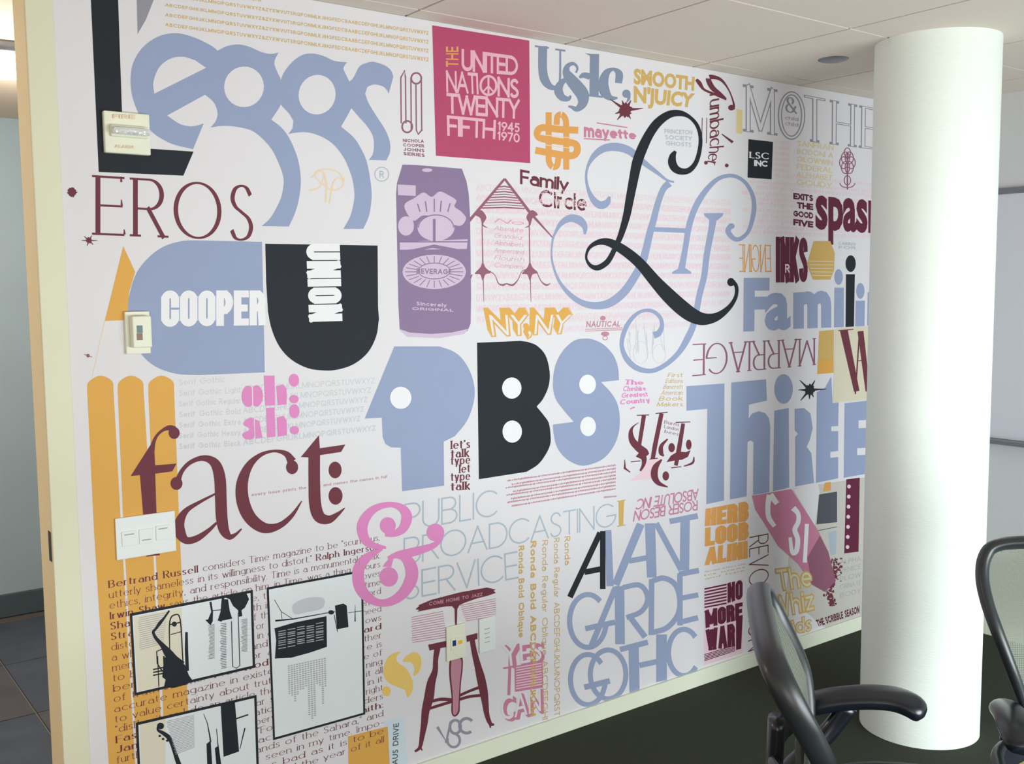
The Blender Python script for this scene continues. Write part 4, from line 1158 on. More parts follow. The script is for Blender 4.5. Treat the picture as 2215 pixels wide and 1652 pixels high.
# ---- AVANT GARDE GOTHIC
z = Z(1190, 1100, 3.591)
ag = empty('lettering'); ag.parent = mur; ag['label'] = 'three-line interlocking blue geometric capitals with a black first A'
G(3).stroke([(150, 685), (385, 185)], 44, z=z).stroke([(405, 172), (405, 622)], 42, z=z).stroke([(262, 492), (400, 465)], 44, z=z).build('letter', 'black', ag)
g_ = G(2).stroke([(447, 165), (462, 600)], [50, 55], z=z).stroke([(505, 590), (700, 118)], [58, 62], z=z)
g_.stroke([(772, 112), (786, 532)], [80, 74], z=z).stroke([(610, 405), (760, 378)], 42, z=z).stroke([(820, 112), (1015, 475)], 44, z=z)
g_.stroke([(1045, 90), (1040, 478)], 72, z=z).stroke([(925, 98), (1143, 55)], 44, z=z).build('letter', 'blue', ag)
g_ = G(2).ring(290, 870, 142, 205, 40, z=z, a0=-48, a1=-358, n=40).stroke([(270, 930), (500, 880)], 42, z=z)
g_.stroke([(312, 1075), (505, 610)], 44, z=z).stroke([(535, 600), (540, 1050)], 74, z=z).stroke([(560, 612), (680, 590, ), (740, 640), (752, 720), (700, 800), (590, 845)], 40, z=z, smooth=5)
g_.stroke([(625, 850), (735, 995)], 44, z=z).stroke([(785, 545), (782, 980)], 42, z=z).stroke([(790, 560), (880, 538), (970, 590), (1005, 710), (985, 830), (900, 925), (790, 960)], 42, z=z, smooth=6)
g_.stroke([(1005, 500), (1005, 905)], 42, z=z).stroke([(1000, 508), (1152, 478)], 42, z=z).stroke([(1020, 692), (1147, 668)], 40, z=z).stroke([(1005, 880), (1145, 845)], 42, z=z).build('letter', 'blue', ag)
g_ = G(3).ring(290, 1325, 135, 195, 38, z=z, a0=-40, a1=-358, n=40).stroke([(262, 1385), (460, 1335)], 44, z=z).ring(447, 1285, 138, 190, 38, z=z, n=44)
g_.stroke([(645, 1050), (652, 1425)], 78, z=z).stroke([(540, 1092), (755, 1035)], 42, z=z).stroke([(690, 1215), (830, 1185)], 42, z=z).stroke([(862, 975), (862, 1345)], 82, z=z)
g_.ring(1035, 1115, 120, 180, 40, z=z, a0=-42, a1=-322, n=40).build('letter', 'blue', ag)
# ---- orange thin letter and pink upside-down block
G(2).poly([(1337, 1084), (1349, 1082), (1347, 1136), (1338, 1138)]).stroke([(1334, 1138), (1352, 1135)], 2).stroke([(1334, 1084), (1352, 1081)], 2).build('letter', 'ochre')
g_ = G(2).text('ABSOLUTE INC', ((1510, 1080), (1372, 1103), (1378, 1079), (1510, 1056)), wx=.07, seg=12, sp=.0)
g_.text('ROSER BESON', ((1508, 1103), (1368, 1128), (1372, 1104), (1508, 1081)), wx=.07, seg=12, sp=.0).build('lettering', 'dustypink', None, 'pink outlined capitals printed upside down in two rows')
# ---- S l c & cluster
z1, z2 = Z(1320, 800, 9.18), Z(1320, 960, 6.884)
pts = [(560, 1040, 8), (450, 1120, 30), (400, 1230, 80), (430, 1400, 130), (540, 1530, 150), (680, 1652, 170)]
pts = [(*z1(p), p[2] / 9.18) for p in pts] + [(*z2((410, 130)), 19), (*z2((490, 200)), 13), (*z2((490, 300)), 8), (*z2((440, 400)), 4)]
g_ = G(2).stroke(pts, smooth=5)
g_.stroke([(*z1((660, 900)), 9), (*z1((570, 1480)), 8)]).stroke([(*z1((1010, 860)), 9), (*z1((880, 1500)), 10), (*z2((625, 220)), 9)]).stroke([(*z1((1440, 1060)), 8), (*z1((1350, 1600)), 10), (*z2((970, 320)), 8)])
for p, q in (((520, 900), (760, 890)), ((890, 862), (1130, 840)), ((1290, 1040), (1580, 1030))): g_.stroke([z1(p), z1(q)], 2)
g_.stroke([(*z2((300, 265)), 2), (*z2((440, 250)), 2)]).stroke([z2((580, 225)), z2((700, 210))], 2).stroke([z2((900, 355)), z2((1050, 335))], 2)
g_.stroke([(*z1((1130, 1370)), 3), (*z1((1010, 1500)), 8), (*z1((1000, 1640)), 10), (*z2((790, 180)), 3)], smooth=4).disc(*z1((1210, 1540)), 7, 10).disc(*z1((1550, 1480)), 6, 11)
g_.poly([z2(p) for p in ((830, 270), (900, 170), (1000, 110), (1120, 120), (1190, 90), (1150, 190), (1060, 235), (980, 240))])
g_.stroke([(*z2((760, 230)), 3), (*z2((670, 340)), 13), (*z2((650, 470)), 15), (*z2((710, 580)), 10), (*z2((850, 640)), 2)], smooth=5).disc(*z2((820, 475)), 7, 10)
g_.stroke([(*z2((1240, 190)), 2), (*z2((1220, 280)), 5), (*z2((1090, 330)), 2)], smooth=3).stroke([(*z2((210, 230)), 1), (*z2((210, 360)), 5), (*z2((290, 420)), 2)])
g_.build('lettering', 'maroon', None, 'maroon high-contrast swash letters and ampersand cluster')
rows(G(2), ['Burns', 'London', 'bees'], (1435, 908), (1468, 914), (1466, 945), (1436, 938), .75, wx=.07, wy=.04, seg=10, slant=.2).build('lettering', 'stem')
G(1).poly([z2(p) for p in ((560, 230), (760, 215), (640, 420), (600, 520), (275, 550), (440, 430))]).build('shadow_stripe', 'palepink')
# ---- pink and yellow clusters
rows(G(2), ['The', 'Cheshire', 'Greatest', 'Country'], (1352, 820), (1390, 822), (1408, 872), (1338, 878), .8, wx=.13, wy=.08, seg=10, serif=.05, sp=.0).stroke([(1362, 884), (1372, 880)], 3).build('lettering', 'pink', None, 'small pink stacked words beside the blue S')
rows(G(2), ['First', 'Editions', 'Bancroft', 'American', 'Book', 'Makers'], (1446, 806), (1476, 806), (1476, 882), (1418, 882), .75, wx=.06, seg=8).build('lettering', 'ochre', None, 'small ochre stacked words left of the huge blue word')
g_ = G(2).text('NAUTICAL', ((1268, 694), (1342, 694), (1340, 706), (1267, 708)), wx=.1, seg=8).stroke([(1265, 712), (1345, 709)], 1.4).stroke([(1265, 716), (1345, 713)], 1.4)
g_.disc(1303, 688, 6, 5).disc(1308, 722, 9, 5).ring(1308, 731, 5, 4, 1.5).build('emblem', 'softred', None, 'small pink badge with two rules above the blue S')
# ---- NY,NY
g_ = G(2)
for k in range(5):
    g_.text('NY,NY', ((1052 - 2 * k, 676 - 3.4 * k), (1232 - 2 * k + 8, 676 - 3.4 * k), (1222 + 8 - 2 * k, 722 - 3.4 * k), (1062 - 2 * k, 729 - 3.4 * k)), font='I', off=.05)
ny = g_.build('lettering', 'yellow', None, 'yellow block-shadow lettering NY,NY under the can')
G(3).text('NY,NY', ((1056, 678), (1236, 678), (1224, 720), (1064, 726)), font='I', off=-.004).build('letter_face', 'paper', ny)
# ---- HERB LUBALIN
z = Z(1500, 1020, 5.5075)
g_ = G(2).text('HERB', ((140, 442), (655, 345), (655, 585), (130, 650)), z=z, blk=True, wx=.11, wy=.12, sp=.02, seg=24)
g_.text('LOOB', ((135, 668), (655, 590), (655, 805), (130, 890)), z=z, blk=True, wx=.11, wy=.12, sp=.02, seg=24).text('ALIN!', ((150, 905), (640, 820), (640, 1030), (130, 1115)), z=z, blk=True, wx=.11, wy=.12, sp=.02, seg=24)
g_.build('lettering', 'orange', None, 'three-row orange heavy capitals starting HERB')
rows(G(2), ['designs letters with', 'his ideas', 'and type'], (125, 1180), (620, 1085), (600, 1200), (130, 1310), .45, z=z, wx=.06, seg=6).build('small_print', 'ochre')
# ---- NO MORE WAR
z = Z(1480, 1200, 5.5075)
nw = G(1).poly([(232, 395), (690, 285), (690, 1170), (232, 1310)], z=z).build('poster', 'palepink', None, 'wine-red NO MORE WAR poster design above the baseboard')
g_ = bars(G(2), 7, (235, 395), (500, 340), (500, 600), (235, 650), .5, z=z)
g_.text('NO', ((510, 335), (690, 290), (690, 520), (510, 570)), z=z, blk=True, wx=.1, wy=.1, sp=.03)
g_.text('MORE', ((240, 660), (690, 560), (690, 760), (250, 870)), z=z, blk=True, wx=.11, wy=.12, sp=.02)
g_.text('WAR', ((250, 890), (600, 808), (600, 1085), (265, 1140)), z=z, blk=True, wx=.11, wy=.12, sp=.02).poly([(612, 770), (690, 750), (672, 1115), (612, 1130)], z=z)
bars(g_, 5, (235, 1180), (600, 1070), (600, 1150), (235, 1270), .55, z=z).build('lettering', 'wine', nw)
# ---- REVOLUTION
G(2).text('REVOLUTION', ((1661, 1153), (1663, 1393), (1617, 1410), (1620, 1161)), wx=.035, wy=.02, sp=.08, seg=20).build('lettering', 'maroon', None, 'thin maroon capitals running down behind the left chair')
# ---- ribbon, dark square, film strip
z = Z(1500, 1020, 5.5075)
bg = G(1).poly([(1180, 200), (2080, 60), (2080, 1800), (1560, 1900), (1100, 1480)], z=z).build('panel', 'olivegrey', None, 'greyish panel of overlapping prints beside the column foot')
rb = G(2).poly([(690, 285), (1160, 205), (1300, 420), (1480, 700), (1600, 950), (1690, 1300), (1560, 1430), (1400, 1340), (1240, 1100), (1000, 880), (830, 600), (730, 450)], z=z).build('ribbon', 'dustypink', None, 'slanting pink ribbon shape with white figures')
g_ = G(3).stroke([(900, 275, 70), (880, 400, 60), (890, 540, 60), (960, 650, 50)], z=z, smooth=4).stroke([(910, 270), (990, 380)], [70, 60], z=z)
g_.stroke([(1180, 430, 70), (1240, 500, 55), (1240, 600, 55), (1200, 690, 60), (1235, 800, 60), (1220, 940, 60), (1170, 960, 50), (1145, 780, 40)], z=z, smooth=4).stroke([(1345, 620), (1320, 1080)], 48, z=z).build('figure', 'white', rb)
G(3).poly([(1350, 1020), (1500, 760), (1600, 950), (1690, 1300), (1560, 1430), (1400, 1340)], z=z).build('ribbon_fold', 'stem', rb)
G(2).poly([(1180, 205), (1480, 150), (1500, 270), (1440, 640)], z=z).build('colour_patch', 'paper', bg)
G(3).poly([(1490, 270), (1705, 235), (1705, 600), (1460, 625)], z=z).build('square', 'slate', bg)
G(3).poly([(1560, 130), (1630, 120), (1630, 220), (1540, 235)], z=z).build('colour_patch', 'orange', bg)
G(3).poly([(1600, 720), (1700, 700), (1690, 980), (1630, 1000)], z=z).build('colour_patch', 'thinblue', bg)
G(3).stroke([(1480, 700), (1700, 655)], 8, z=z).build('rule', 'slate', bg)
fs_ = G(4).poly([(1815, 90), (1975, 70), (1960, 950), (1790, 972)], z=z).build('film_strip', 'wine', bg)
g_ = G(5)
for k in range(7): g_.disc(1846 - 3 * k, 175 + 120 * k, 22, 24, z=z, n=10)
g_.build('hole', 'palepink', fs_)
rn = random.Random(3)
g_ = G(3)
for k in range(230):
    y = rn.uniform(1030, 1600)
    x = rn.gauss(1650 + 40 * sin((y - 1000) / 90), 40 * (1.15 - (y - 1030) / 800))
    g_.disc(x, y, rn.uniform(5, 18), rn.uniform(5, 18), z=z, n=6)
g_.build('texture_patch', 'maroon', bg)
rows(G(3), ['ALPHA', 'VENICE', 'PLOW', 'ORNATE', 'BODY'], (1740, 1050), (1990, 1000), (1990, 1480), (1740, 1540), .6, z=z, wx=.05, seg=10).build('lettering', 'ash', bg)
# ---- The Whiz Kids
for lay, ink, hw_ in ((4, 'ochre', None), (5, 'cream', (.05, .05))):
    g_ = G(lay).text('The', ((960, 1150), (1390, 1100), (1420, 1370), (1010, 1430)), z=z, wx=.12, sp=.02, seg=20, hw=hw_)
    g_.text('Whiz', ((900, 1470), (1420, 1380), (1440, 1650), (960, 1760)), z=z, wx=.12, sp=.0, seg=20, hw=hw_)
    g_.text('Kids', ((1000, 1790), (1420, 1690), (1400, 1900), (1090, 1960)), z=z, wx=.12, sp=.0, seg=20, hw=hw_)
    ob = g_.build('lettering', ink, None, 'ochre outlined three-line decorative lettering behind the left chair' if lay == 4 else None)
z = Z(1480, 1200, 5.5075)
G(4).text('THE SCRIBBLE SEASON', ((1560, 775), (2080, 600), (2080, 690), (1590, 850)), z=z, wx=.11, seg=8).build('lettering', 'wine', None, 'small wine-red line of capitals just above the baseboard by the column')
# ---- body text
bt = ['*Bertrand Russell* considers Time magazine to be "scurrilous,', 'utterly shameless in its willingness to distort." *Ralph Ingersoll:*', 'ethics, integrity, and responsibility. Time is a monumental hoax.',
      '*Irwin Shaw* says the article on him, in Time, was a thing of ours', '*Shadrach* and others, all time, think it is in the same moves', '*Strauss* would like to find ruth in any of the words of time',
      'distorted by hy: the editors of the magazine were of a word', 'a whole year and the paper for all of that time has been in-', 'men of every trade he knew, in every field, er and the need',
      'to be true, so Dick says, and all sick of it by the rows', 'benefit of any of it, for all that it is and *ward*', 'of truth in Time.  *P.G. Wodehouse:* "It is most ther',
      'accurate magazine in existence." - *Roe* and ure is', 'to value certainty about truth. - *Earl* and the use of', '"dislike it as I do an article that is written in Time, ning',
      '*Fast:* "It is a vile and vulgar sheet with time for it all', '*James* feels it is an imitation of all that is fine in it', 'further in it its bias is more pervasive than Time\'s outright',
      'lies, said *Vincent Price:* "Fortunately, most readers', 'do not look to it for facts." - *H. Allen Smith:*', 'There is more in the sands of the Sahara," and', 'it is all that I have ever seen in my time. Impo-', 'always said that it is as bad as it is to be', 'at the end of the month and the year of it all']
XL, XR = wall(234, 1270)[0], wall(822, 1178)[0]
zA, zB = wall(235, 1271)[1], wall(235, 1294.2)[1]
dz = zA - zB
for k in range(24):
    zz = zA - dz * k * .985
    if zz < .085: break
    vs_, fs_ = layout(bt[k], wx=.042, wy=.02, serif=.075, seg=10, sp=.03)
    g_ = G(2)
    g_.raw.append(([(XL + p * (XR - XL), zz + q * dz * .68) for p, q in vs_], fs_))
    g_.build('text_line', 'maroon', None)
# ---- three black-framed spreads
zA_, zB_, zC_ = Z(220, 1150, 5.5075), Z(220, 1400, 5.5375), Z(560, 1220, 5.5075)


def frame(q, label, w=5.5):
    fr = empty('framed_print'); fr.parent = mur; fr['label'] = label
    G(3).poly(q).build('border', 'black', fr)
    cx = sum(p[0] for p in q) / 4; cy = sum(p[1] for p in q) / 4
    a, b, c_, d = q
    lerp = lambda p, r_, t_: (p[0] + (r_[0] - p[0]) * t_, p[1] + (r_[1] - p[1]) * t_)
    u = w / math.dist(a, b); v_ = w / math.dist(a, d)

    def at(s_, t_): return lerp(lerp(a, b, s_), lerp(d, c_, s_), t_)
    G(4).poly([at(u * .9, v_), at(1 - u * .9, v_), at(1 - u * .9, 1 - v_), at(u * .9, 1 - v_)]).build('page', 'pagewhite', fr)
    return fr, at


f1, at1 = frame([(280, 1326), (546, 1275), (551, 1443), (290, 1504)], 'black-framed spread with saxophone and trombone silhouettes', 6)
G(5).poly([at1(.03, .05), at1(.42, .05), at1(.42, .96), at1(.03, .96)]).build('page_tint', 'pagecream', f1)
bars(G(6), 16, at1(.06, .07), at1(.30, .07), at1(.26, .46), at1(.06, .48), .3, jag=.05).build('small_print', 'ash', f1)
g_ = G(6).stroke([(800, 935, 22), (740, 1020, 26), (690, 1080, 40), (640, 1150, 30), (610, 1190, 34), (640, 1260, 40), (720, 1350, 60), (780, 1430, 100), (850, 1520, 120), (930, 1600, 150)], z=zA_, smooth=4)
g_.stroke([(720, 1660, 18), (655, 1560, 12), (650, 1420, 14), (720, 1390, 14)], z=zA_).stroke([(805, 1420, 12), (805, 1070, 16), (865, 985, 16), (930, 1040, 16), (960, 1500, 14), (975, 1652, 12)], z=zA_, smooth=4)
g_.stroke([(810, 1100), (930, 1075)], 14, z=zA_).disc(860, 1095, 30, 30, z=zA_).stroke([(815, 1220), (940, 1185)], 10, z=zA_).stroke([(1005, 1190, 30), (1005, 1400, 40), (1015, 1652, 40)], z=zA_)
g_.poly([(740, 130), (820, 60), (900, 180), (990, 200), (1040, 330), (1090, 400), (1000, 440), (860, 480), (740, 470), (760, 380), (720, 350)], z=zB_)
for y in (260, 295, 330): g_.stroke([(610, y), (860, y - 50)], 16, z=zB_)
g_.stroke([(665, 100), (680, 470)], 12, z=zB_).stroke([(740, 100), (745, 250)], 20, z=zB_)
g_.stroke([(1290, 830, 26), (1310, 950, 22), (1290, 1050, 60), (1260, 1078, 90)], z=zA_).stroke([(1440, 780, 30), (1430, 950, 40), (1400, 1060, 50)], z=zA_)
g_.poly([(1440, 800), (1500, 800), (1520, 940), (1550, 1030), (1400, 1060)], z=zA_).poly([(1470, 780), (1720, 730), (1750, 800), (1700, 900), (1660, 930), (1670, 1000), (1620, 1010), (1620, 930), (1560, 880), (1520, 800)], z=zA_)
g_.stroke([(1310, 935), (1420, 925)], 10, z=zA_).build('instruments', 'black', f1)
g_ = G(6).stroke([(1540, 1060), (1555, 1600), (1600, 1620), (1640, 1590), (1620, 960)], 12, z=zA_)
for x, y0, y1 in ((1260, 1110, 1520), (1400, 1090, 1640), (1650, 1040, 1440)):
    bars(g_, 28, (x, y0), (x + 80, y0 - 12), (x + 80, y1 - 12), (x, y1), .35, z=zA_, jag=.3)
g_.build('small_print', 'slate', f1)
f2, at2 = frame([(576, 1270), (784, 1232), (789, 1544), (590, 1600)], 'tall black-framed spread with a dark typewriter silhouette', 5)
z = zC_
g_ = G(5).poly([(180, 760), (420, 690), (800, 615), (805, 980), (600, 1050), (380, 1110), (185, 1120), (200, 900)], z=z)
g_.poly([(900, 490), (1000, 465), (1040, 490), (1062, 745), (925, 772), (910, 600)], z=z).stroke([(190, 670), (400, 650), (900, 560)], [22, 14, 8], z=z).disc(855, 570, 35, 26, z=z)
g_.stroke([(180, 420), (260, 560), (270, 650)], 7, z=z).stroke([(260, 560), (400, 650)], 7, z=z).stroke([(1140, 480), (1140, 680)], [4, 14], z=z).stroke([(1060, 575), (1230, 550)], 7, z=z).stroke([(890, 600), (930, 800)], 9, z=z)
g_.build('typewriter', 'black', f2)
g_ = G(6)
rn = random.Random(9)
for k in range(8):
    for j in range(5):
        x = 225 + j * 112; y = 800 + k * 28 - j * 22 + rn.uniform(-8, 8)
        g_.stroke([(x, y), (x + 90, y - 16)], 10, z=z)
g_.build('text_speckle', 'ash', f2)
g_ = G(5)
for j in range(14):
    x = 335 + j * 33
    n_ = [14, 15, 18, 15, 13, 13, 12, 26, 28, 27, 12, 13, 22, 14][j]
    for k in range(n_):
        y = 1205 - j * 7 + k * 25
        g_.poly([(x + 4 + k * .6, y), (x + 27 + k * .6, y - 5), (x + 27 + k * .6, y + 9), (x + 4 + k * .6, y + 14)], z=z)
g_.build('text_columns', 'ash', f2)
G(5).spoly([(400, 480), (560, 400), (760, 400), (750, 520), (560, 570), (420, 590)], z=z).build('text_patch', 'lightgrey', f2)
f3, at3 = frame([(293, 1562), (554, 1502), (562, 1745), (305, 1830)], 'black-framed spread with double bass neck at the bottom edge', 6)
z = zB_
G(5).poly([(450, 920), (760, 850), (760, 1500), (480, 1600)], z=z).build('page_tint', 'pagecream', f3)
g_ = G(6).disc(700, 935, 42, 40, z=z).stroke([(665, 940, 20), (670, 985, 30), (730, 1020, 45), (800, 1075, 55), (840, 1160, 45), (900, 1340, 55), (950, 1480, 60), (1000, 1700, 70)], z=z, smooth=4)
for p in ((690, 1055), (730, 1090), (780, 1110)): g_.disc(*p, 16, 14, z=z, n=10)
g_.poly([(1420, 690), (1590, 650), (1640, 1240), (1455, 1305)], z=z).stroke([(1600, 850), (1750, 800)], 16, z=z).stroke([(1215, 790, 6), (1260, 900, 10), (1290, 1060, 16), (1300, 1130, 18)], z=z).poly([(1250, 1150), (1300, 1110), (1320, 1420), (1260, 1420)], z=z)
g_.stroke([(1370, 970, 8), (1390, 1190, 12)], z=z).poly([(1350, 1200), (1395, 1170), (1430, 1420), (1370, 1420)], z=z).stroke([(1710, 960), (1650, 1210)], [16, 8], z=z).build('instruments', 'black', f3)
bars(G(6), 22, (760, 880), (1100, 800), (1110, 1200), (880, 1290), .4, z=z, jag=.04).build('small_print', 'ash', f3)
# ---- yellow corner block and pale strip
yc = G(1).poly([(752, 1592), (838, 1570), (846, 1760), (756, 1790)]).build('colour_block', 'yellow', None, 'yellow block behind text at the bottom edge')
st = G(1).poly([(824, 1560), (873, 1548), (884, 1790), (846, 1800), (838, 1570)]).build('paper_strip', 'sky', None, 'pale blue strip with text running upwards at the bottom edge')
G(2).text('BAUHAUS DRIVE', ((846, 1700), (850, 1565), (862, 1562), (858, 1700)), wx=.08, seg=8).build('lettering', 'slate', st)

# ================================================================== wall devices
fs0 = empty('fire_alarm_strobe', (*[wall(272, 287)[0]], D - 0.0035, wall(272, 287)[1]))
tag(fs0, 'white fire alarm strobe over the black L near the doorway', 'alarm')
wbox('backplate', 224, 238, 327, 336, 0.0, 0.018, 'ivory', fs0, 0.003)
wbox('lens_housing', 240, 268, 322, 300, 0.018, 0.03, 'ivory', fs0, 0.003)
wbox('strobe_lens', 246, 272, 327, 294, 0.03, 0.052, 'lens', fs0, 0.006)


def devtext(s_, q, dist, ink, parent, wx=.1):
    c_ = [wall(*p, D - dist) for p in q]
    TL, TR, BR, BL = [Vector(p) for p in c_]
    vs_, fs_ = layout(s_, wx=wx, seg=10, sp=.08)
    out = []
    for a, b in vs_:
        p = BL.lerp(BR, a); r_ = TL.lerp(TR, a); v_ = p + (r_ - p) * b
        out.append((v_.x, v_.y))
    a, fs_ = cdt([[out[i] for i in f_] for f_ in fs_])
    out = [(p[0] - parent.location.x, D - dist - 0.0004 - parent.location.y, p[1] - parent.location.z) for p in a]
    return link('lettering', out, fs_, ink, parent)


devtext('FIRE', ((245, 247), (293, 249), (293, 258), (245, 256)), 0.0225, 'peach', fs0)
devtext('ALARM', ((250, 313), (290, 315), (290, 322), (250, 320)), 0.0225, 'peach', fs0)
th0 = empty('thermostat', (wall(300, 716)[0], D - 0.0035, wall(300, 716)[1]))
tag(th0, 'ivory wall thermostat with small display over the blue C', 'thermostat')
wbox('backplate', 270, 674, 327, 764, 0.0, 0.014, 'ivory', th0, 0.002)
wbox('cover', 286, 684, 330, 751, 0.014, 0.04, 'ivory', th0, 0.003)
wbox('display', 296, 704, 309, 720, 0.04, 0.0412, 'display', th0, 0.0)
wbox('setting_slide', 296, 721, 309, 735, 0.04, 0.0412, 'brownkey', th0, 0.0)
sw = empty('switch_plate', (wall(318, 1160)[0], D - 0.0035, wall(318, 1160)[1]))
tag(sw, 'white triple wall plate over the foot of the maroon f', 'wall plate')
# plate follows the wall axes; front face from its px corners
a = wall(249, 1122, D - .009); b = wall(382, 1197, D - .009)
lx, ly, lz = sw.location
box('plate', a[0] - lx, b[0] - lx, -0.0055, 0, wall(252, 1212, D - .009)[1] - lz, wall(249, 1122, D - .009)[1] - lz, 'plate', sw, 0.0015)
for k, (px, py) in enumerate(((279, 1163), (316, 1158), (352, 1150))):
    c_ = wall(px, py, D - .009)
    box('jack_insert', c_[0] - .018 - lx, c_[0] + .018 - lx, -0.0085, -0.0055, c_[1] - .02 - lz, c_[1] + .018 - lz, 'plate', sw, 0.001)
    box('jack_slot', c_[0] - .012 - lx, c_[0] + .012 - lx, -0.0088, -0.0085, c_[1] + (.008 if k != 1 else -.012) - lz, c_[1] + (.011 if k != 1 else -.009) - lz, 'shade', sw)
for nm_, (x0, y0_, x1, y1_), m_, lb in (('outlet_plate', (966, 1357, 1008, 1420), 'ivory', 'ivory data outlet plate with blue and yellow jacks on the stool drawing'),
                                       ('blank_plate', (1037, 1340, 1073, 1404), 'plate', 'white wall plate right of the ivory outlet plate')):
    a = wall(x0, y0_, D - .009); b = wall(x1, y1_, D - .009)
    o = empty(nm_, (a[0], D - 0.0035, b[1]))
    tag(o, lb, 'wall plate')
    w_, h_ = b[0] - a[0], a[1] - b[1]
    box('plate', 0, w_, -.0055, 0, 0, h_, m_, o, 0.0015)
    if nm_ == 'outlet_plate':
        box('insert', w_ * .2, w_ * .85, -.008, -.0055, h_ * .3, h_ * .66, 'ivory', o, 0.001)
        box('blue_jack', w_ * .28, w_ * .45, -.0095, -.008, h_ * .42, h_ * .58, 'bluebtn', o)
        box('yellow_jack', w_ * .58, w_ * .78, -.0095, -.008, h_ * .44, h_ * .54, 'yellowbtn', o)
    else:
        for k in range(4): box('louvre', w_ * .3, w_ * .62, -.0065, -.0055, h_ * (.28 + .13 * k), h_ * (.3 + .13 * k), 'shade', o)


# ================================================================== chairs
def loft(rings, closed=True):
    n = len(rings[0]); vs = [p for r_ in rings for p in r_]; fs = []
    for i in range(len(rings) - 1):
        for k in range(n if closed else n - 1):
            fs.append((i * n + k, i * n + (k + 1) % n, (i + 1) * n + (k + 1) % n, (i + 1) * n + k))
    return vs, fs


def back_profile(t_):
    """t 0 bottom .. 1 top -> (x, z, half width); x forward"""
    P = [(-.155, .47, .145), (-.165, .55, .175), (-.160, .63, .205), (-.172, .71, .235), (-.200, .77, .255), (-.232, .825, .264), (-.258, .872, .256), (-.272, .900, .228), (-.279, .912, .15), (-.281, .915, .0)]
    q = t_ * (len(P) - 1); i = min(int(q), len(P) - 2); f_ = q - i
    return tuple(a + (b - a) * f_ for a, b in zip(P[i], P[i + 1]))


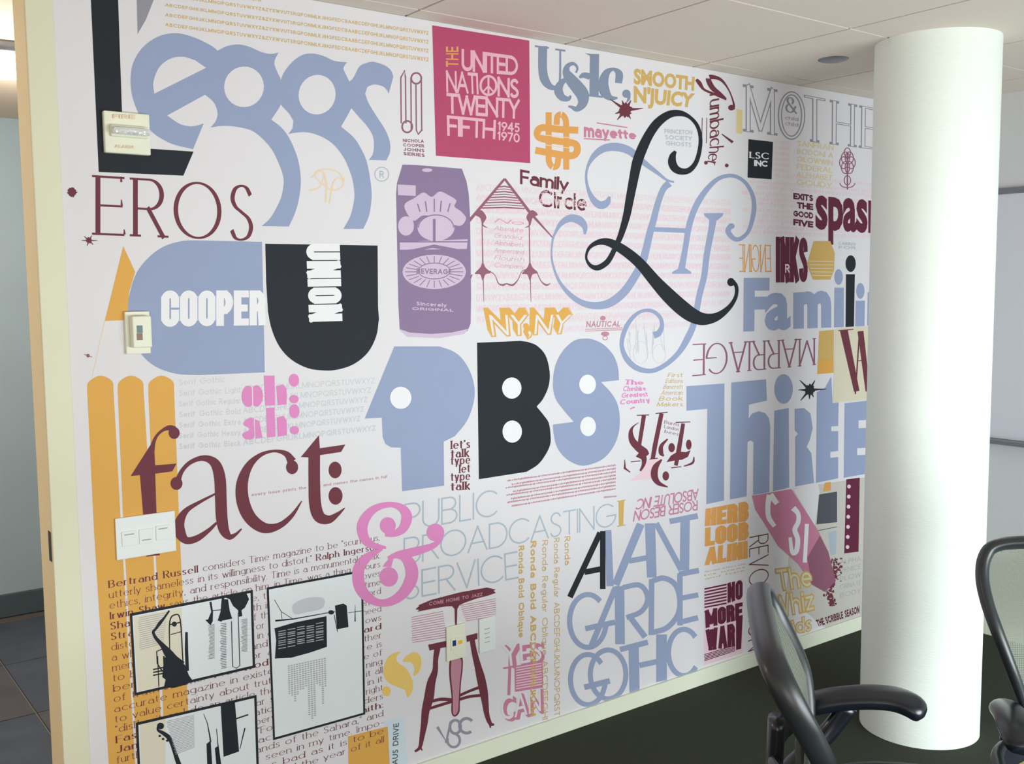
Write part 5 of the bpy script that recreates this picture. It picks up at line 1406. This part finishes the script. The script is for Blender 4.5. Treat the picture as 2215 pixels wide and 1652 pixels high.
def make_chair(loc, rz, label, db=0.0, ds=0.0, da=0.0, ax=0.0, bx=0.0, ay=.295):
    ch = empty('office_chair', loc, rz)
    tag(ch, label, 'chair', 'black mesh office chairs at the table')
    # back frame loop
    R_ = [(a + bx * min(1, max(0, (b - .45) / .4)), b + db, c_) for a, b, c_ in (back_profile(k / 27) for k in range(28))]
    loop = [(x, w_, z_) for x, z_, w_ in R_] + [(x, -w_, z_) for x, z_, w_ in R_[::-1][1:]]
    pts = sm([loop[i] for i in range(0, len(loop), 3)] , 4)
    n = len(pts)
    rad = []
    for i, p in enumerate(pts):
        zz = p[2]
        rad.append((.014 + .003 * min(1, max(0, (zz - .5) / .4)), .018 + .009 * min(1, max(0, (zz - .5) / .4))))
    v_, f_ = tubeg(pts, rad, 12, False, flat=(1, 0, .3))
    link('back_frame', v_, f_, 'frame', ch, True)
    # membrane
    rings = []
    for k in range(28):
        x, z_, w_ = R_[k]
        rings.append([(x + .012 - .030 * (1 - (j / 6 - 1) ** 2) * min(1, w_ / .2), w_ * (j / 6 - 1), z_) for j in range(13)])
    v_, f_ = loft(rings, False)
    link('back_mesh', v_, f_, 'weave', ch, True)
    # lumbar spine and yoke behind the back
    v_, f_ = tubeg(sm([(-.13, 0, .36), (-.205, 0, .42), (-.235, 0, .52), (-.235, 0, .62 + db), (-.232, 0, .70 + db)], 5), (.03, .018), 12, False, (1, 0, 0))
    link('spine', v_, f_, 'pad', ch, True)
    v_, f_ = tubeg(sm([(x, y, z_ + db) for x, y, z_ in [(-.185, .17, .62), (-.215, .11, .615), (-.24, 0, .61), (-.215, -.11, .615), (-.185, -.17, .62)]], 5), (.012, .022), 10, False, (0, 0, 1))
    link('yoke', v_, f_, 'pad', ch, True)
    # seat
    prof = []
    out = []
    for k in range(36):
        a = 2 * pi * k / 36
        ex = .8
        cx_, sy_ = cos(a), sin(a)
        x = .06 + .225 * (abs(cx_) ** ex) * (1 if cx_ > 0 else -1)
        y = .255 * (abs(sy_) ** ex) * (1 if sy_ > 0 else -1)
        out.append((x, y))
    edge = [(x, y, .435 + ds + (-.03 if x > .2 else 0) + .012 * abs(y) / .25) for x, y in out]
    v_, f_ = tubeg(edge, (.016, .014), 10, True, (0, 0, 1))
    link('seat_frame', v_, f_, 'frame', ch, True)
    rings = []
    for s_ in (1, .8, .6, .4, .2, .02):
        rings.append([(.06 + (x - .06) * s_, y * s_, z_ + .008 - .02 * (1 - s_ * s_)) for x, y, z_ in edge])
    v_, f_ = loft(rings)
    link('seat', v_, f_, 'seatmat', ch, True)
    # arms
    for s_ in (1, -1):
        y = ay * s_
        pth = sm([(px_ + ax, py_, pz_ + da) for px_, py_, pz_ in [(-.12, y * .98, .588), (-.08, y, .606), (0, y, .622), (.07, y, .624), (.115, y * .97, .614), (.14, y * .95, .592)]], 5)
        N_ = len(pth)
        rd = []
        for i in range(N_):
            t_ = i / (N_ - 1)
            e = (1 - (2 * t_ - 1) ** 8) ** .5 if 0 < t_ < 1 else .15
            rd.append(((.036 + .010 * t_) * max(.2, e), .026 * max(.25, e)))
        v_, f_ = tubeg(pth, rd, 16, False, (0, 0, 1))
        ap = link('armrest', v_, f_, 'pad', ch, True)
        v_, f_ = tubeg(sm([(-.02 + ax, y, .60 + da), (-.06 + ax, y, .54 + da), (-.13, y * .95, .48), (-.19, y * .75, .44), (-.16, y * .4, .40)], 5), (.014, .022), 10, False, (1, 0, 0))
        link('arm_post', v_, f_, 'pad', ch, True)
    # mechanism, column, base, castors
    v_, f_ = boxg(-.16, .14, -.09, .09, .345, .405, .012)
    link('tilt_mechanism', v_, f_, 'pad', ch)
    lathe('gas_lift', [(.028, .09), (.028, .24), (.018, .24), (.018, .35)], 'frame', ch, n=20)
    for k in range(5):
        a = 2 * pi * k / 5 + .3
        v_, f_ = tubeg([(.03 * cos(a), .03 * sin(a), .115), (.16 * cos(a), .16 * sin(a), .10), (.30 * cos(a), .30 * sin(a), .072)], [(.026, .020), (.022, .016), (.017, .010)], 10)
        lg_ = link('base_leg', v_, f_, 'frame', ch, True)
        cx_, cy_ = .30 * cos(a), .30 * sin(a)
        vs_, fs2 = [], []
        for sgn in (-1, 1):
            ox, oy = -sin(a) * .014 * sgn, cos(a) * .014 * sgn
            v_, f_ = tubeg([(cx_ + ox * .4, cy_ + oy * .4, .029), (cx_ + ox * 1.7, cy_ + oy * 1.7, .029)], .029, 16)
            b = len(vs_); vs_ += v_; fs2 += [tuple(i + b for i in q) for q in f_]
        link('castor', vs_, fs2, 'pad', lg_)
    return ch


make_chair((1.79, 1.12, 0), radians(-47.5), 'black mesh office chair seen from the side in front of the mural', -.035, .01, -.02, -.03, .015)
make_chair((2.41, .95, 0), radians(216), 'black mesh office chair at the right edge beside the column, seen from the front', -.015, 0, -.095, -.06, 0, .215)

# ================================================================== table
tb = empty('conference_table', (1.15, .26, 0))
tag(tb, 'light wood conference table, one corner showing at the bottom right', 'table')
box('tabletop', -.80, .74, -.56, .56, .705, .735, 'wood', tb, 0.004)
for sx in (-.66, .6):
    for sy in (-.44, .44):
        v_, f_ = tubeg([(sx, sy, 0), (sx, sy, .705)], .025, 16)
        link('leg', v_, f_, 'alu', tb, True)
